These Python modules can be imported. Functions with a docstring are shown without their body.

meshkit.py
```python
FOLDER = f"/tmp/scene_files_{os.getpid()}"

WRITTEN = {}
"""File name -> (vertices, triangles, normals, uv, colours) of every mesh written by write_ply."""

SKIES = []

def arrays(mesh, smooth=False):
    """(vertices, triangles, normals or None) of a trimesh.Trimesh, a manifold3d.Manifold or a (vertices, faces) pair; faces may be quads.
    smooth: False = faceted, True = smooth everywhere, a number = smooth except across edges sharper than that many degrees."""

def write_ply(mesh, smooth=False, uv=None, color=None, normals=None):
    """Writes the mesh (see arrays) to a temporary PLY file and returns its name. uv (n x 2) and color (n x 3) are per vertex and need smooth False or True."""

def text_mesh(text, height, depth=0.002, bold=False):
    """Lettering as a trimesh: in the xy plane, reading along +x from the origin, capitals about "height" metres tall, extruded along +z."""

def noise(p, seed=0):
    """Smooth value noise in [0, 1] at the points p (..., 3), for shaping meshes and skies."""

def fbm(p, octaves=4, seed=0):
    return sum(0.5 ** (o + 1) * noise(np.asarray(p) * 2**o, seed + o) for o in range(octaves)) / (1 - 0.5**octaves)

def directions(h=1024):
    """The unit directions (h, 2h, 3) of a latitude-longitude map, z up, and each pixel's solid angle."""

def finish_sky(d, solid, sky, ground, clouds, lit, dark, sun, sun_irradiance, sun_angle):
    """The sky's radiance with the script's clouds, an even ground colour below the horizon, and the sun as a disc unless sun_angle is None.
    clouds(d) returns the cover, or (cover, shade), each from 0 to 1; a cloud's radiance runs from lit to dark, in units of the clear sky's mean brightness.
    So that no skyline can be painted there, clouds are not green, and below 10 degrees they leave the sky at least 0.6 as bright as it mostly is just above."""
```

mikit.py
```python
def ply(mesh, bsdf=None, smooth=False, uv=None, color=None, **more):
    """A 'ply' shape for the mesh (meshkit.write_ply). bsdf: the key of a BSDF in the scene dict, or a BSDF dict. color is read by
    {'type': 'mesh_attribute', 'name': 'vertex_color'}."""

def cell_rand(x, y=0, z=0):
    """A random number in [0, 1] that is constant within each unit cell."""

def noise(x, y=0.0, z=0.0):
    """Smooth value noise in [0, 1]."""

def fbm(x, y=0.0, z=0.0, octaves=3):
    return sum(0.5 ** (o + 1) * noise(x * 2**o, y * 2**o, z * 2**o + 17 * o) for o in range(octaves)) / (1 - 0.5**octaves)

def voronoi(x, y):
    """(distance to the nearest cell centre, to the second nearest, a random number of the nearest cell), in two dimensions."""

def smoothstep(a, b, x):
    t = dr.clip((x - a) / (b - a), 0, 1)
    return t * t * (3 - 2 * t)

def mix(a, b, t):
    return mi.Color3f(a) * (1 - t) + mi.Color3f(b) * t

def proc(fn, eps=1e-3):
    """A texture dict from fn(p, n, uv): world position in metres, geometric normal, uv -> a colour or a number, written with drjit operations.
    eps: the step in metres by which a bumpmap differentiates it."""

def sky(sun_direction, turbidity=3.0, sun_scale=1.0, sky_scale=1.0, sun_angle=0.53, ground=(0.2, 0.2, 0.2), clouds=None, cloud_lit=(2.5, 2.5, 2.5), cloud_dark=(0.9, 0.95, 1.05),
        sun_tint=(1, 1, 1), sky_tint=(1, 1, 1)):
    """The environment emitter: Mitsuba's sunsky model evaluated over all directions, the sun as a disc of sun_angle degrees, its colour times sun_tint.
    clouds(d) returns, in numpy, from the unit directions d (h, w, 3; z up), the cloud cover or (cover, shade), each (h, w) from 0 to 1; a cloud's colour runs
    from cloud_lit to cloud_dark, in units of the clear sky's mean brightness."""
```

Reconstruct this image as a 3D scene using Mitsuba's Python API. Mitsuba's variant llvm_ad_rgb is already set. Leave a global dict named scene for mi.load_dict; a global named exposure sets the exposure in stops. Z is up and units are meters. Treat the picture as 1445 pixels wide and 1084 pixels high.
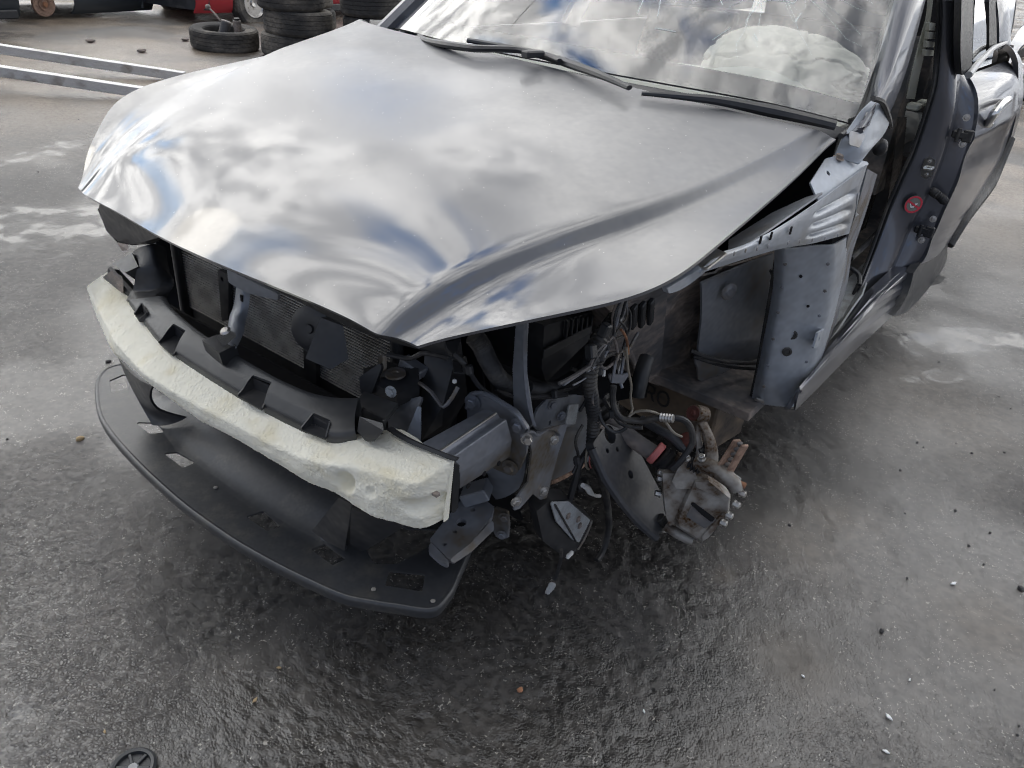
import math, random
import numpy as np, trimesh, mitsuba as mi, drjit as dr, mikit, meshkit
from scipy.interpolate import PchipInterpolator, CubicSpline
from scipy.ndimage import gaussian_filter1d
from shapely.geometry import Polygon, Point
from shapely.ops import unary_union

# Frame: the wrecked car's own. x forward, y to its left, z up, ground z = 0, metres.
T = mi.ScalarTransform4f
scene, labels = {'type': 'scene'}, {}
rng = np.random.default_rng(7)
random.seed(7)

# ------------------------------------------------------------------ camera, sky, exposure
CAM = np.array([1.463, 1.263, 1.371])
FW, UP = np.array([-0.70395, -0.50023, -0.50420]), np.array([-0.35883, -0.36215, 0.86028])
scene['camera'] = {'type': 'perspective', 'fov': 67.33, 'fov_axis': 'x', 'near_clip': .05, 'far_clip': 2000.,
                   'to_world': T().look_at(origin=CAM.tolist(), target=(CAM + FW).tolist(), up=UP.tolist())}
SUN = np.array([math.cos(math.radians(-92)) * math.cos(math.radians(36)), math.sin(math.radians(-92)) * math.cos(math.radians(36)), math.sin(math.radians(36))])


GAP = np.array([math.cos(math.radians(-106)) * math.cos(math.radians(60)), math.sin(math.radians(-106)) * math.cos(math.radians(60)), math.sin(math.radians(60))])   # where the cloud is broken and blue shows


def clouds(d):
    z = np.maximum(d[..., 2], 0.02)
    q = np.stack([d[..., 0] / (z + .20), d[..., 1] / (z + .20), 0 * z], -1)
    a = math.radians(62)
    u = q[..., 0] * math.cos(a) + q[..., 1] * math.sin(a)
    v = -q[..., 0] * math.sin(a) + q[..., 1] * math.cos(a)
    w = np.stack([u * 1.1, v * 2.3, 0 * u], -1)
    warp = meshkit.fbm(w * 1.3 + 3.1, 4, 5)[..., None] - .5
    n1 = meshkit.fbm(w * 2.2 + warp * 1.7 + 11.3, 7, 1)
    n2 = meshkit.fbm(np.stack([u * 7.5, v * 10., 0 * u], -1) + warp * 4.5 + 4.7, 7, 2)
    n4 = meshkit.fbm(np.stack([u * 19, v * 24., 0 * u], -1) + warp * 9 + 1.7, 5, 12)
    n3 = meshkit.fbm(np.stack([u * .9, v * 1.2, 0 * u], -1) + 2.2, 3, 8)
    gap = np.exp(-np.square(np.degrees(np.arccos(np.clip(d @ GAP, -1, 1))) / 15))
    cover = np.clip((n1 - .28 - .17 * gap) / .12, 0, 1)
    cover = np.maximum(cover, np.clip(1.15 - z * 4, 0, .9))
    # thin bright cloud on the sun's side of the sky, heavier cloud overhead and behind the camera
    side = (d[..., 0] * math.cos(math.radians(-138)) + d[..., 1] * math.sin(math.radians(-138))) / np.maximum(np.hypot(d[..., 0], d[..., 1]), 1e-6)
    away = np.clip((math.cos(math.radians(62)) - side) / 1.0, 0, 1) * np.clip((1 - z) * 4, 0, 1)
    high = np.clip((z - .74) / .2, 0, 1)
    glow = np.exp(-np.square(np.degrees(np.arccos(np.clip(d @ SUN, -1, 1))) / 24))
    n2 = np.clip((.62 * n2 + .38 * n4 - .36) / .28, 0, 1)
    n2 = n2 * n2 * (3 - 2 * n2)
    shade = (.40 + .55 * glow) * (n2 - .38) + .30 * (n3 - .5) + .47 - .50 * glow + .70 * away + .06 * high * (1 - away)
    return cover, np.clip(shade, 0, 1)


scene['sky'] = mikit.sky(SUN.tolist(), turbidity=3, sun_scale=.003, sun_angle=10, clouds=clouds, cloud_lit=(5.3, 5.22, 5.05), cloud_dark=(.48, .52, .61), sky_tint=(.78, 1, 1.3), sun_tint=(.9, 1, 1.12))
exposure = 2.95

# ------------------------------------------------------------------ mesh helpers
A = np.array


def cat(*ms):
    return trimesh.util.concatenate([m for m in ms if m is not None])


def unit(v):
    v = A(v, float)
    return v / max(np.linalg.norm(v), 1e-9)


def dense(pts, n, lin=False):
    p = A(pts, float)
    d = np.r_[0, np.cumsum(np.maximum(np.linalg.norm(np.diff(p, axis=0), axis=1), 1e-6))]
    d /= d[-1]
    t = np.linspace(0, 1, n)
    if lin or len(p) < 3:
        return np.stack([np.interp(t, d, p[:, k]) for k in range(3)], -1)
    return PchipInterpolator(d, p)(t)


def frames(p):
    t = np.gradient(p, axis=0)
    t /= np.linalg.norm(t, axis=1, keepdims=True) + 1e-12
    n = unit(np.cross(t[0], [0.13, .21, 1.])) if abs(t[0][2]) < .95 else unit(np.cross(t[0], [1., .2, 0]))
    out = []
    for k in range(len(p)):
        n = unit(n - t[k] * n.dot(t[k]))
        out.append((n, np.cross(t[k], n)))
    return out


def grid_mesh(G, closed_u=False):
    """A grid (m, n, 3) of points as a mesh; closed_u joins the last row to the first."""
    m, n = G.shape[:2]
    i, j = np.meshgrid(np.arange(m if closed_u else m - 1), np.arange(n - 1), indexing='ij')
    a, b = i * n + j, ((i + 1) % m) * n + j
    f = np.stack([a, b, b + 1, a + 1], -1).reshape(-1, 4)
    f = np.vstack([f[:, [0, 1, 2]], f[:, [0, 2, 3]]])
    return trimesh.Trimesh(G.reshape(-1, 3), f, process=False)


def tube(pts, r, n=10, seg=None, lin=False, corr=None, flat=1.0):
    """A tube through the points; r is a radius or a list of radii; corr = (pitch, depth) makes it corrugated."""
    p = A(pts, float)
    length = np.linalg.norm(np.diff(p, axis=0), axis=1).sum()
    seg = seg or (len(p) if lin else max(8, int(length / .012)))
    if corr:
        seg = int(length / corr[0] * 4)
    q = dense(p, seg, lin and not corr)
    rr = np.interp(np.linspace(0, 1, len(q)), np.linspace(0, 1, len(np.atleast_1d(r))), np.atleast_1d(r))
    if corr:
        rr = rr + corr[1] * np.sin(np.arange(len(q)) * math.pi / 2)
    a = np.linspace(0, 2 * math.pi, n, endpoint=False)
    rings = [q[k] + rr[k] * (np.cos(a)[:, None] * u + flat * np.sin(a)[:, None] * v) for k, (u, v) in enumerate(frames(q))]
    G = A(rings)                                # seg, n, 3
    side = grid_mesh(np.swapaxes(G, 0, 1), True)
    v = np.vstack([side.vertices, q[:1], q[-1:]])
    L, c0 = len(q), len(side.vertices)
    f = [side.faces]
    k = np.arange(n)
    f.append(np.stack([np.full(n, c0), k * L, ((k + 1) % n) * L], -1))
    f.append(np.stack([np.full(n, c0 + 1), ((k + 1) % n) * L + L - 1, k * L + L - 1], -1))
    m = trimesh.Trimesh(v, np.vstack(f), process=False)
    m.fix_normals()
    return m


def lathe(profile, p, axis, n=28):
    """profile: (radius, height) along the axis from p."""
    axis = unit(axis)
    u = unit(np.cross(axis, [0, 0, 1.] if abs(axis[2]) < .9 else [1., 0, 0]))
    w = np.cross(axis, u)
    a = np.linspace(0, 2 * math.pi, n, endpoint=False)
    G = A([[A(p) + axis * h + r * (math.cos(t) * u + math.sin(t) * w) for r, h in profile] for t in a])
    m = grid_mesh(G, True)
    m.merge_vertices()
    m.fix_normals()
    return m


def cyl(p0, p1, r, n=20, ch=None):
    p0, p1 = A(p0, float), A(p1, float)
    h = np.linalg.norm(p1 - p0)
    ch = min(r * .15, h * .2) if ch is None else ch
    return lathe([(0, 0), (r - ch, 0), (r, ch), (r, h - ch), (r - ch, h), (0, h)], p0, p1 - p0, n)


def rbox(c, s, R=None, ch=.003):
    """A box with chamfered edges; R: the three axes as rows."""
    h = A(s, float) / 2
    ch = min(ch, .45 * h.min())
    pts = []
    for sx in (-1, 1):
        for sy in (-1, 1):
            for sz in (-1, 1):
                g = A([sx, sy, sz])
                for k in range(3):
                    e = h - ch
                    e = e.copy()
                    e[k] = h[k]
                    pts.append(g * e)
    m = trimesh.convex.convex_hull(A(pts))
    if R is not None:
        m.vertices = m.vertices @ A(R)
    m.vertices += A(c)
    return m


def axes(x, y):
    """Three orthonormal rows from an x direction and a rough y direction."""
    x = unit(x)
    z = unit(np.cross(x, y))
    return A([x, np.cross(z, x), z])


def beam(p0, p1, w, h, up=(0, 0, 1), ch=.003):
    p0, p1 = A(p0, float), A(p1, float)
    R = axes(p1 - p0, np.cross(up, p1 - p0))
    return rbox((p0 + p1) / 2, (np.linalg.norm(p1 - p0), w, h), R, ch)


def plate(pts, th=.003, holes=(), out=(0, 0, 1), rnd=.004, hole_pts=()):
    """A flat plate whose outer face has this outline; holes: (point, radius); hole_pts: outlines. It is th thick, away from 'out'."""
    p = A(pts, float)
    c = p.mean(0)
    n = np.linalg.svd(p - c)[2][2]
    if n.dot(out) < 0:
        n = -n
    u = unit(p[1] - p[0])
    u = unit(u - n * n.dot(u))
    v = np.cross(n, u)
    to2 = lambda q: np.stack([(A(q) - c) @ u, (A(q) - c) @ v], -1)
    g = Polygon(to2(p)).buffer(0)
    if rnd:
        g = g.buffer(-rnd).buffer(rnd, quad_segs=4)
    for q, r in holes:
        g = g.difference(Point(*to2([q])[0]).buffer(r, quad_segs=6))
    for q in hole_pts:
        g = g.difference(Polygon(to2(q)).buffer(-.003).buffer(.003, quad_segs=3))
    ms = [trimesh.creation.extrude_polygon(k, th, engine='earcut') for k in getattr(g, 'geoms', [g]) if k.area > 1e-7]
    m = cat(*ms)
    m.vertices = c + m.vertices[:, :1] * u + m.vertices[:, 1:2] * v + (m.vertices[:, 2:3] - th) * n
    m.fix_normals()
    return m


def shell(G, th, out=(0, 0, 1)):
    """A grid of points given thickness th, away from 'out'."""
    du, dv = np.gradient(G, axis=0), np.gradient(G, axis=1)
    N = np.cross(du, dv)
    N /= np.linalg.norm(N, axis=-1, keepdims=True) + 1e-12
    if (N * A(out)).sum(-1).mean() < 0:
        N = -N
    B = G - N * th
    m, n = G.shape[:2]
    top, bot = grid_mesh(G), grid_mesh(B)
    rim = np.concatenate([G[:, 0], G[-1, 1:], G[-2::-1, -1], G[0, -2:0:-1]]), np.concatenate([B[:, 0], B[-1, 1:], B[-2::-1, -1], B[0, -2:0:-1]])
    side = grid_mesh(np.stack(rim, 1), True)
    bot.invert()
    t = cat(top, bot, side)
    t.merge_vertices()
    t.fix_normals()
    return t


def surf(rows, m=24, n=24, lin=False, th=.003, out=(0, 0, 1), raw=False):
    """A smooth sheet through rows of points (each row a polyline)."""
    R = A([dense(r, n, lin) for r in rows])
    G = np.stack([dense(R[:, k], m, lin) for k in range(n)], 1)
    return G if raw else shell(G, th, out)


def hexbolt(p, n, r=.008, h=.007, washer=1.5):
    n = unit(n)
    w = lathe([(0, 0), (r * washer, 0), (r * washer, h * .25), (0, h * .25)], p, n, 18)
    k = lathe([(0, 0), (r, 0), (r, h), (r * .8, h * 1.15), (0, h * 1.15)], A(p) + n * h * .2, n, 6)
    return cat(w, k)


def blob(c, s, seed=0, rough=.25, freq=2., sub=3):
    m = trimesh.creation.icosphere(subdivisions=sub)
    d = meshkit.fbm(m.vertices * freq + seed * 7.3, 3, seed) - .5
    m.vertices = m.vertices * (1 + d[:, None] * 2 * rough) * A(s) + A(c)
    return m


def hull(pts):
    return trimesh.convex.convex_hull(A(pts, float))


def add(key, mesh, mat, label=None, smooth=30, **more):
    """One entry of the scene; a key that is taken gets a number."""
    k, i = key, 0
    while k in scene:
        i += 1
        k = f'{key}_{i:03d}'
    scene[k] = mikit.ply(mesh, mat, smooth=smooth, **more)
    if label:
        labels[k] = {'label': label}
    return k


def thing(key, label, cat_, group=None, kind=None):
    labels[key] = {'label': label, 'category': cat_, **({'group': group} if group else {}), **({'kind': kind} if kind else {})}
    return key


# ------------------------------------------------------------------ materials
noise, fbm, smooth = mikit.noise, mikit.fbm, mikit.smoothstep


def mat(name, color, rough=.5, metallic=0., spec=.5, bump=None, **more):
    b = {'type': 'principled', 'base_color': color if isinstance(color, dict) else {'type': 'rgb', 'value': list(color)},
         'roughness': rough, 'metallic': metallic, 'specular': spec, **more}
    if bump:
        b = {'type': 'bumpmap', 'arbitrary': mikit.proc(bump[0], bump[2]), 'scale': bump[1], 'bsdf': b}
    scene[name] = {'type': 'twosided', 'bsdf': b}


def dirty(a, b, f=9., lo=.4, hi=.75, c=None):
    """Colour a with wear or dust of colour b in patches."""
    def fn(p, n, uv):
        t = smooth(lo, hi, fbm(p.x * f, p.y * f, p.z * f, 4))
        s = fbm(p.x * f * 9, p.y * f * 9, p.z * f * 9, 2)
        return mikit.mix(a, b, t * (.5 + s)) * (.85 + .3 * s)
    return mikit.proc(fn)


def hood_dust(p, n, uv):
    back = smooth(.62, .30, p.x)
    return .3 * smooth(.25, -.15, p.x) + .045 + .06 * smooth(.42, .8, fbm(p.x * 5, p.y * 5, p.z * 5, 4)) * fbm(p.x * 60, p.y * 60, 0, 2) + .2 * back * smooth(.25, .6, fbm(p.x * 4, p.y * 4, 3, 4))


def hood_color(p, n, uv):
    # grey paint under a film of dust, with a few chips and dried water specks
    film = smooth(.35, .75, fbm(p.x * 3.5, p.y * 3.5, 2, 4)) * (.5 + .5 * fbm(p.x * 70, p.y * 70, 1, 3))
    c = mikit.mix((.105, .107, .114), (.20, .195, .185), film * .75)
    d, e, r = mikit.voronoi(p.x * 31 + 2 * noise(p.x * 9, p.y * 9, 4), p.y * 31 + 2 * noise(p.x * 9, p.y * 9, 8))
    speck = smooth(.05, .02, d) * smooth(.80, .84, r)
    return mikit.mix(c, (.45, .44, .42), speck * .6)


def flake_rough(p, n, uv):
    return .10 + .13 * smooth(.66, .30, p.x) * smooth(.30, .6, fbm(p.x * 3, p.y * 3, p.z * 3, 3))


scene['hood_paint'] = {'type': 'twosided', 'bsdf': {'type': 'blendbsdf', 'weight': .13,
    'a': {'type': 'principled', 'base_color': mikit.proc(hood_color), 'roughness': mikit.proc(hood_dust), 'specular': 1.0},
    'b': {'type': 'principled', 'base_color': {'type': 'rgb', 'value': [.40, .40, .41]}, 'metallic': 1.0, 'roughness': mikit.proc(flake_rough)}}}
scene['body_paint'] = {'type': 'twosided', 'bsdf': {'type': 'blendbsdf', 'weight': .3,
    'a': {'type': 'principled', 'base_color': {'type': 'rgb', 'value': [.045, .047, .055]}, 'roughness': .07, 'specular': .7},
    'b': {'type': 'principled', 'base_color': {'type': 'rgb', 'value': [.26, .27, .31]}, 'metallic': 1.0, 'roughness': .35}}}
mat('primer_paint', dirty((.36, .39, .43), (.26, .26, .25), 6, .5, .9), .36, .35, .5)
mat('primer_dark', dirty((.20, .215, .24), (.16, .145, .13), 7, .45, .8), .36, .25, .5)
mat('frame_metal', dirty((.215, .23, .262), (.13, .115, .098), 11, .40, .72), .33, .35, .6)
mat('arm_metal', dirty((.055, .057, .063), (.10, .095, .085), 14, .45, .8), .42, .2, .5)
mat('tray_plastic', dirty((.036, .038, .042), (.060, .058, .054), 22, .45, .85), .34, 0, .6)
mat('housing_metal', dirty((.095, .093, .095), (.27, .225, .195), 9, .36, .68), .6)
mat('black_plastic', dirty((.022, .023, .026), (.07, .066, .06), 8, .42, .85), .40, 0, .5)
mat('grey_plastic', dirty((.030, .032, .035), (.085, .082, .078), 6, .45, .85), .40, 0, .5)
mat('rubber', dirty((.022, .022, .024), (.075, .07, .063), 16, .42, .8), .48, 0, .45)
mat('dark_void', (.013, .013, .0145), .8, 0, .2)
mat('cast_metal', dirty((.34, .325, .30), (.11, .085, .065), 20, .36, .68), .58, .4, .5)
mat('bare_steel', dirty((.55, .54, .52), (.30, .27, .24), 22, .5, .8), .32, .9, .5)
mat('rust', dirty((.36, .17, .09), (.17, .085, .05), 30), .8)
mat('copper_pad', dirty((.36, .235, .17), (.20, .125, .09), 60), .7)
mat('red_rust', dirty((.13, .04, .03), (.06, .025, .02), 40), .75)
mat('pink_plastic', (.55, .16, .15), .5)
mat('white_plastic', (.72, .72, .69), .45)
mat('pale_plastic', dirty((.34, .36, .37), (.25, .25, .25), 30), .5)
mat('beige_trim', (.50, .50, .43), .6)
mat('dash', (.50, .50, .465), .75)
mat('airbag', dirty((.66, .63, .57), (.54, .51, .46), 9), .85)
mat('fin_metal', dirty((.62, .60, .55), (.36, .34, .31), 30), .5, .3, .5)
mat('core_metal', (.022, .022, .022), .7)
mat('chrome', (.75, .75, .74), .14, 1.0)
mat('wood', dirty((.17, .125, .085), (.075, .06, .048), 11, .3, .7), .75)
mat('stencil', (.035, .03, .028), .8)
mat('alloy_metal', dirty((.60, .60, .59), (.36, .34, .31), 12, .5, .8), .42, .5, .5)
mat('tyre_rubber', dirty((.045, .044, .043), (.16, .145, .125), 5, .35, .8), .8, 0, .3)
mat('stone_dark', (.018, .018, .019), .6)
mat('stone_grey', (.22, .21, .19), .75)
mat('stone_tan', (.34, .25, .14), .8)
mat('shard_white', (.72, .73, .72), .35)
mat('sticker_red', (.62, .05, .08), .4)
mat('sticker_white', (.8, .8, .8), .4)
mat('wire_tan', (.28, .25, .2), .5)
mat('crack_white', (.78, .84, .83), .35)
scene['glass'] = {'type': 'thindielectric', 'int_ior': 1.85, 'specular_transmittance': {'type': 'rgb', 'value': [.86, .885, .86]}}


def bead_color(p, n, uv):
    t = fbm(p.x * 22, p.y * 22, p.z * 22, 4)
    return mikit.mix((.81, .785, .67), (.71, .66, .50), smooth(.45, .85, t))


mat('foam', mikit.proc(bead_color), .75, 0, .3)

# ------------------------------------------------------------------ the ground
PUDDLES = [(1.145, -0.214, .05, .012, 30), (1.029, -0.012, .05, .025, 0), (1.041, 0.178, .018, .016, 0), (-0.600, -3.871, .7, .16, 25), (-0.049, -2.571, .45, .09, 30),
           (-2.258, 1.163, .55, .16, -35), (-2.063, 0.884, .22, .05, -40), (-1.722, 1.070, .35, .07, -35), (-0.872, 0.942, .09, .03, -30), 
           (0.785, -0.587, .06, .03, 10)]
STAIN_SHADE = [(0.436, 0.124, .45), (0.006, 0.590, .45), (-0.637, 0.699, .35), (0.657, 0.533, .55), (0.404, 0.646, .5), (0.803, 0.076, .22), (-1.793, 0.627, .3)]  # dark ground patches: oil, and the wreck's shade put into the colour
DUST = [(-0.078, 0.884, .03), (-0.330, 0.994, .11), (0.064, 1.119, .1), (-0.380, 1.459, .14), (-0.523, 1.030, .1), (-1.404, 1.183, .3), (-1.593, 1.019, .22)]


def nfbm(x, y, z=0., octaves=3):
    return sum(.5 ** (o + 1) * meshkit.noise(np.stack([x * 2 ** o, y * 2 ** o, np.zeros_like(x) + z * 2 ** o + 17 * o], -1) + 1000000) for o in range(octaves)) / (1 - .5 ** octaves)


def region(x, y, F, ex, mx):
    """Where water stands, 0 to 1, from the same noise in numpy and in drjit."""
    w = (F(x * .8, y * .8, 0, 4) - .52) * 4.0
    e = (F(x * 9, y * 9, 3, 3) - .5) * 1.4
    for px, py, a, b, r in PUDDLES:
        c, s = math.cos(math.radians(r)), math.sin(math.radians(r))
        u, v = ((x - px) * c + (y - py) * s) / a, (-(x - px) * s + (y - py) * c) / b
        w = mx(w, 1.25 * ex(-(u * u + v * v) * .8) + e * .35)
    return w + e * .18


def level(x, y, F, ex, mx):
    return -.0072 + .0062 * mx(mx(region(x, y, F, ex, mx), 0.) * -1 + 1.3, 0.) * -1 + .0062 * 1.3


def make_ground():
    head = math.atan2(FW[1], FW[0])
    fine = np.linspace(-1.12, 1.12, 620)
    ang = head + np.concatenate([fine, np.linspace(1.12, 2 * math.pi - 1.12, 50)[1:-1]])
    rad = .12 * np.exp(np.arange(0, 1280) * .00475)
    rad = np.concatenate([[.02], rad, rad[-1] * np.exp(np.arange(1, 60) * .075)])
    r, a = np.meshgrid(rad, ang, indexing='ij')
    x, y = CAM[0] + r * np.cos(a), CAM[1] + r * np.sin(a)
    sp = np.maximum(r * .0048, .001)
    fade = np.clip(1.35 - sp / .016, .0, 1)
    grain = nfbm(x * 48, y * 48, 0, 3) - .5
    chips = np.abs(nfbm(x * 70 + 5, y * 70, 9, 2) - .5) * 2
    lump = nfbm(x * 17, y * 17, 4, 3) - .5
    rough = np.clip((nfbm(x * 1.7, y * 1.7, 6, 3) - .30) * 2.2, .25, 1)
    st = 0 * x
    for px, py, s in STAIN_SHADE:
        st = np.maximum(st, np.exp(-((x - px) ** 2 + (y - py) ** 2) / s ** 2))
    rough = np.maximum(rough * (.80 + .20 * st), .95 * st)
    h = fade * rough * (.0078 * grain - .0032 * chips) + .0048 * lump * np.clip(1.3 - sp / .04, 0, 1)
    big = (nfbm(x * .6, y * .6, 8, 3) - .5) * .02 * np.clip(r / 2, 0, 1)
    lv = level(x, y, nfbm, np.exp, np.maximum)
    h = np.maximum(h, lv) + 0 * big
    h = h * np.clip(2 - r / 14, 0, 1)
    G = np.stack([x, y, h], -1)
    m = grid_mesh(np.swapaxes(G, 0, 1), True)
    return m


def ground_look(p):
    lv = level(p.x, p.y, fbm, dr.exp, dr.maximum)
    water = (1 - smooth(.0002, .0026, p.z - lv)) * (.2 + .8 * smooth(.30, .70, fbm(p.x * 14, p.y * 14, 6, 5)))
    far = smooth(3.2, 6.5, dr.sqrt(dr.square(p.x - .6) + dr.square(p.y - .3)))
    dust = smooth(.45, .72, fbm(p.x * 1.1, p.y * 1.1, 5, 4)) * (.12 + .88 * far)
    for px, py, s in DUST:
        dust = dr.maximum(dust, .62 * dr.exp(-(dr.square(p.x - px) + dr.square(p.y - py)) / s ** 2))
    return water, dr.clip(dust, 0, 1), far


def churned_shade(p):
    # chewed-up, oily asphalt with the shade round the wreck painted in, 0 to 1
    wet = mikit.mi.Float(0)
    for px, py, s_ in STAIN_SHADE:
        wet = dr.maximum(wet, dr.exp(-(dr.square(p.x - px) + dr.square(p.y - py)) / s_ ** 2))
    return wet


def ground_color(p, n, uv):
    water, dust, far = ground_look(p)
    g = fbm(p.x * 70, p.y * 70, p.z * 70, 3)
    s = noise(p.x * 260, p.y * 260, 2)
    m = fbm(p.x * 2.6, p.y * 2.6, 12, 4)
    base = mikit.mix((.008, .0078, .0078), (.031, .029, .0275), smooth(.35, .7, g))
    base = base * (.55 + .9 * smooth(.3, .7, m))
    wet = churned_shade(p)  # oil and painted shade together; paler silt begins where this fades
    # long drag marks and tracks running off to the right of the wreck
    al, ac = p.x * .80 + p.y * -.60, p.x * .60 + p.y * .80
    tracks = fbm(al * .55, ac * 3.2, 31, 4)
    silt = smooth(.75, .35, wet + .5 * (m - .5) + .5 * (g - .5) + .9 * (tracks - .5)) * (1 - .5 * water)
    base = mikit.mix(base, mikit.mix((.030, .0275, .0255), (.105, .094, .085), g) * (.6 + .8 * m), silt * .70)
    base = mikit.mix(base, (.32, .30, .27), smooth(.84, .92, s) * smooth(.42, .6, fbm(p.x * 30, p.y * 30, 3, 2)) * .8)
    base = mikit.mix(base, (.15, .125, .098), dust * (.35 + .65 * g))
    soil = mikit.mix((.046, .038, .030), (.185, .145, .105), smooth(.30, .70, fbm(p.x * 1.3, p.y * 1.3, 15, 5)) * (.4 + 1.2 * g))
    base = mikit.mix(base, soil, far * .8)
    return mikit.mix(base, base * .45, water)


def ground_rough(p, n, uv):
    water, dust, far = ground_look(p)
    k = .17 + .5 * (fbm((p.x * .80 - p.y * .60) * .55, (p.x * .60 + p.y * .80) * 3.2, 31, 4) - .45) * (1 - far) + .16 * (fbm(p.x * 45, p.y * 45, 1, 3) - .5) + .22 * (fbm(p.x * 1.6, p.y * 1.6, 21, 4) - .45) + .32 * dust + .10 * far
    return dr.clip(mikit.mi.Float(k * (1 - water) + .16 * water + water * far * .25), .05, .9)


def ground_bump(p, n, uv):
    # stone chips 5 to 12 mm across with grit between them, drowned where water stands
    water, dust, far = ground_look(p)
    wx, wy = p.x + .006 * noise(p.x * 90, p.y * 90, 2), p.y + .006 * noise(p.x * 90, p.y * 90, 7)
    d, e, r = mikit.voronoi(wx * 150, wy * 150)
    d2, e2, r2 = mikit.voronoi(wx * 290 + 3, wy * 290)
    chip = smooth(.03, .30, e - d) * (.35 + .65 * r) + .35 * smooth(.03, .35, e2 - d2) * r2
    k = smooth(.32, .62, fbm(p.x * 1.9, p.y * 1.9, 6, 3)) * .75 + .25
    k = k * (.80 + .20 * smooth(.10, .55, churned_shade(p) + .5 * (fbm(p.x * 2.4, p.y * 2.4, 44, 4) - .45)))
    return (chip * k + .45 * fbm(p.x * 300, p.y * 300, 0, 2)) * (1 - water) * (1 - .6 * dust) * (1 - .5 * far)


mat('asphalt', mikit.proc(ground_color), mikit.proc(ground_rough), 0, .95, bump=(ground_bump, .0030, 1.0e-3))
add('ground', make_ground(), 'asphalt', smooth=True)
labels['ground'] = {'label': 'wet rough black asphalt of the yard with shallow puddles', 'category': 'ground', 'kind': 'structure'}

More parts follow.
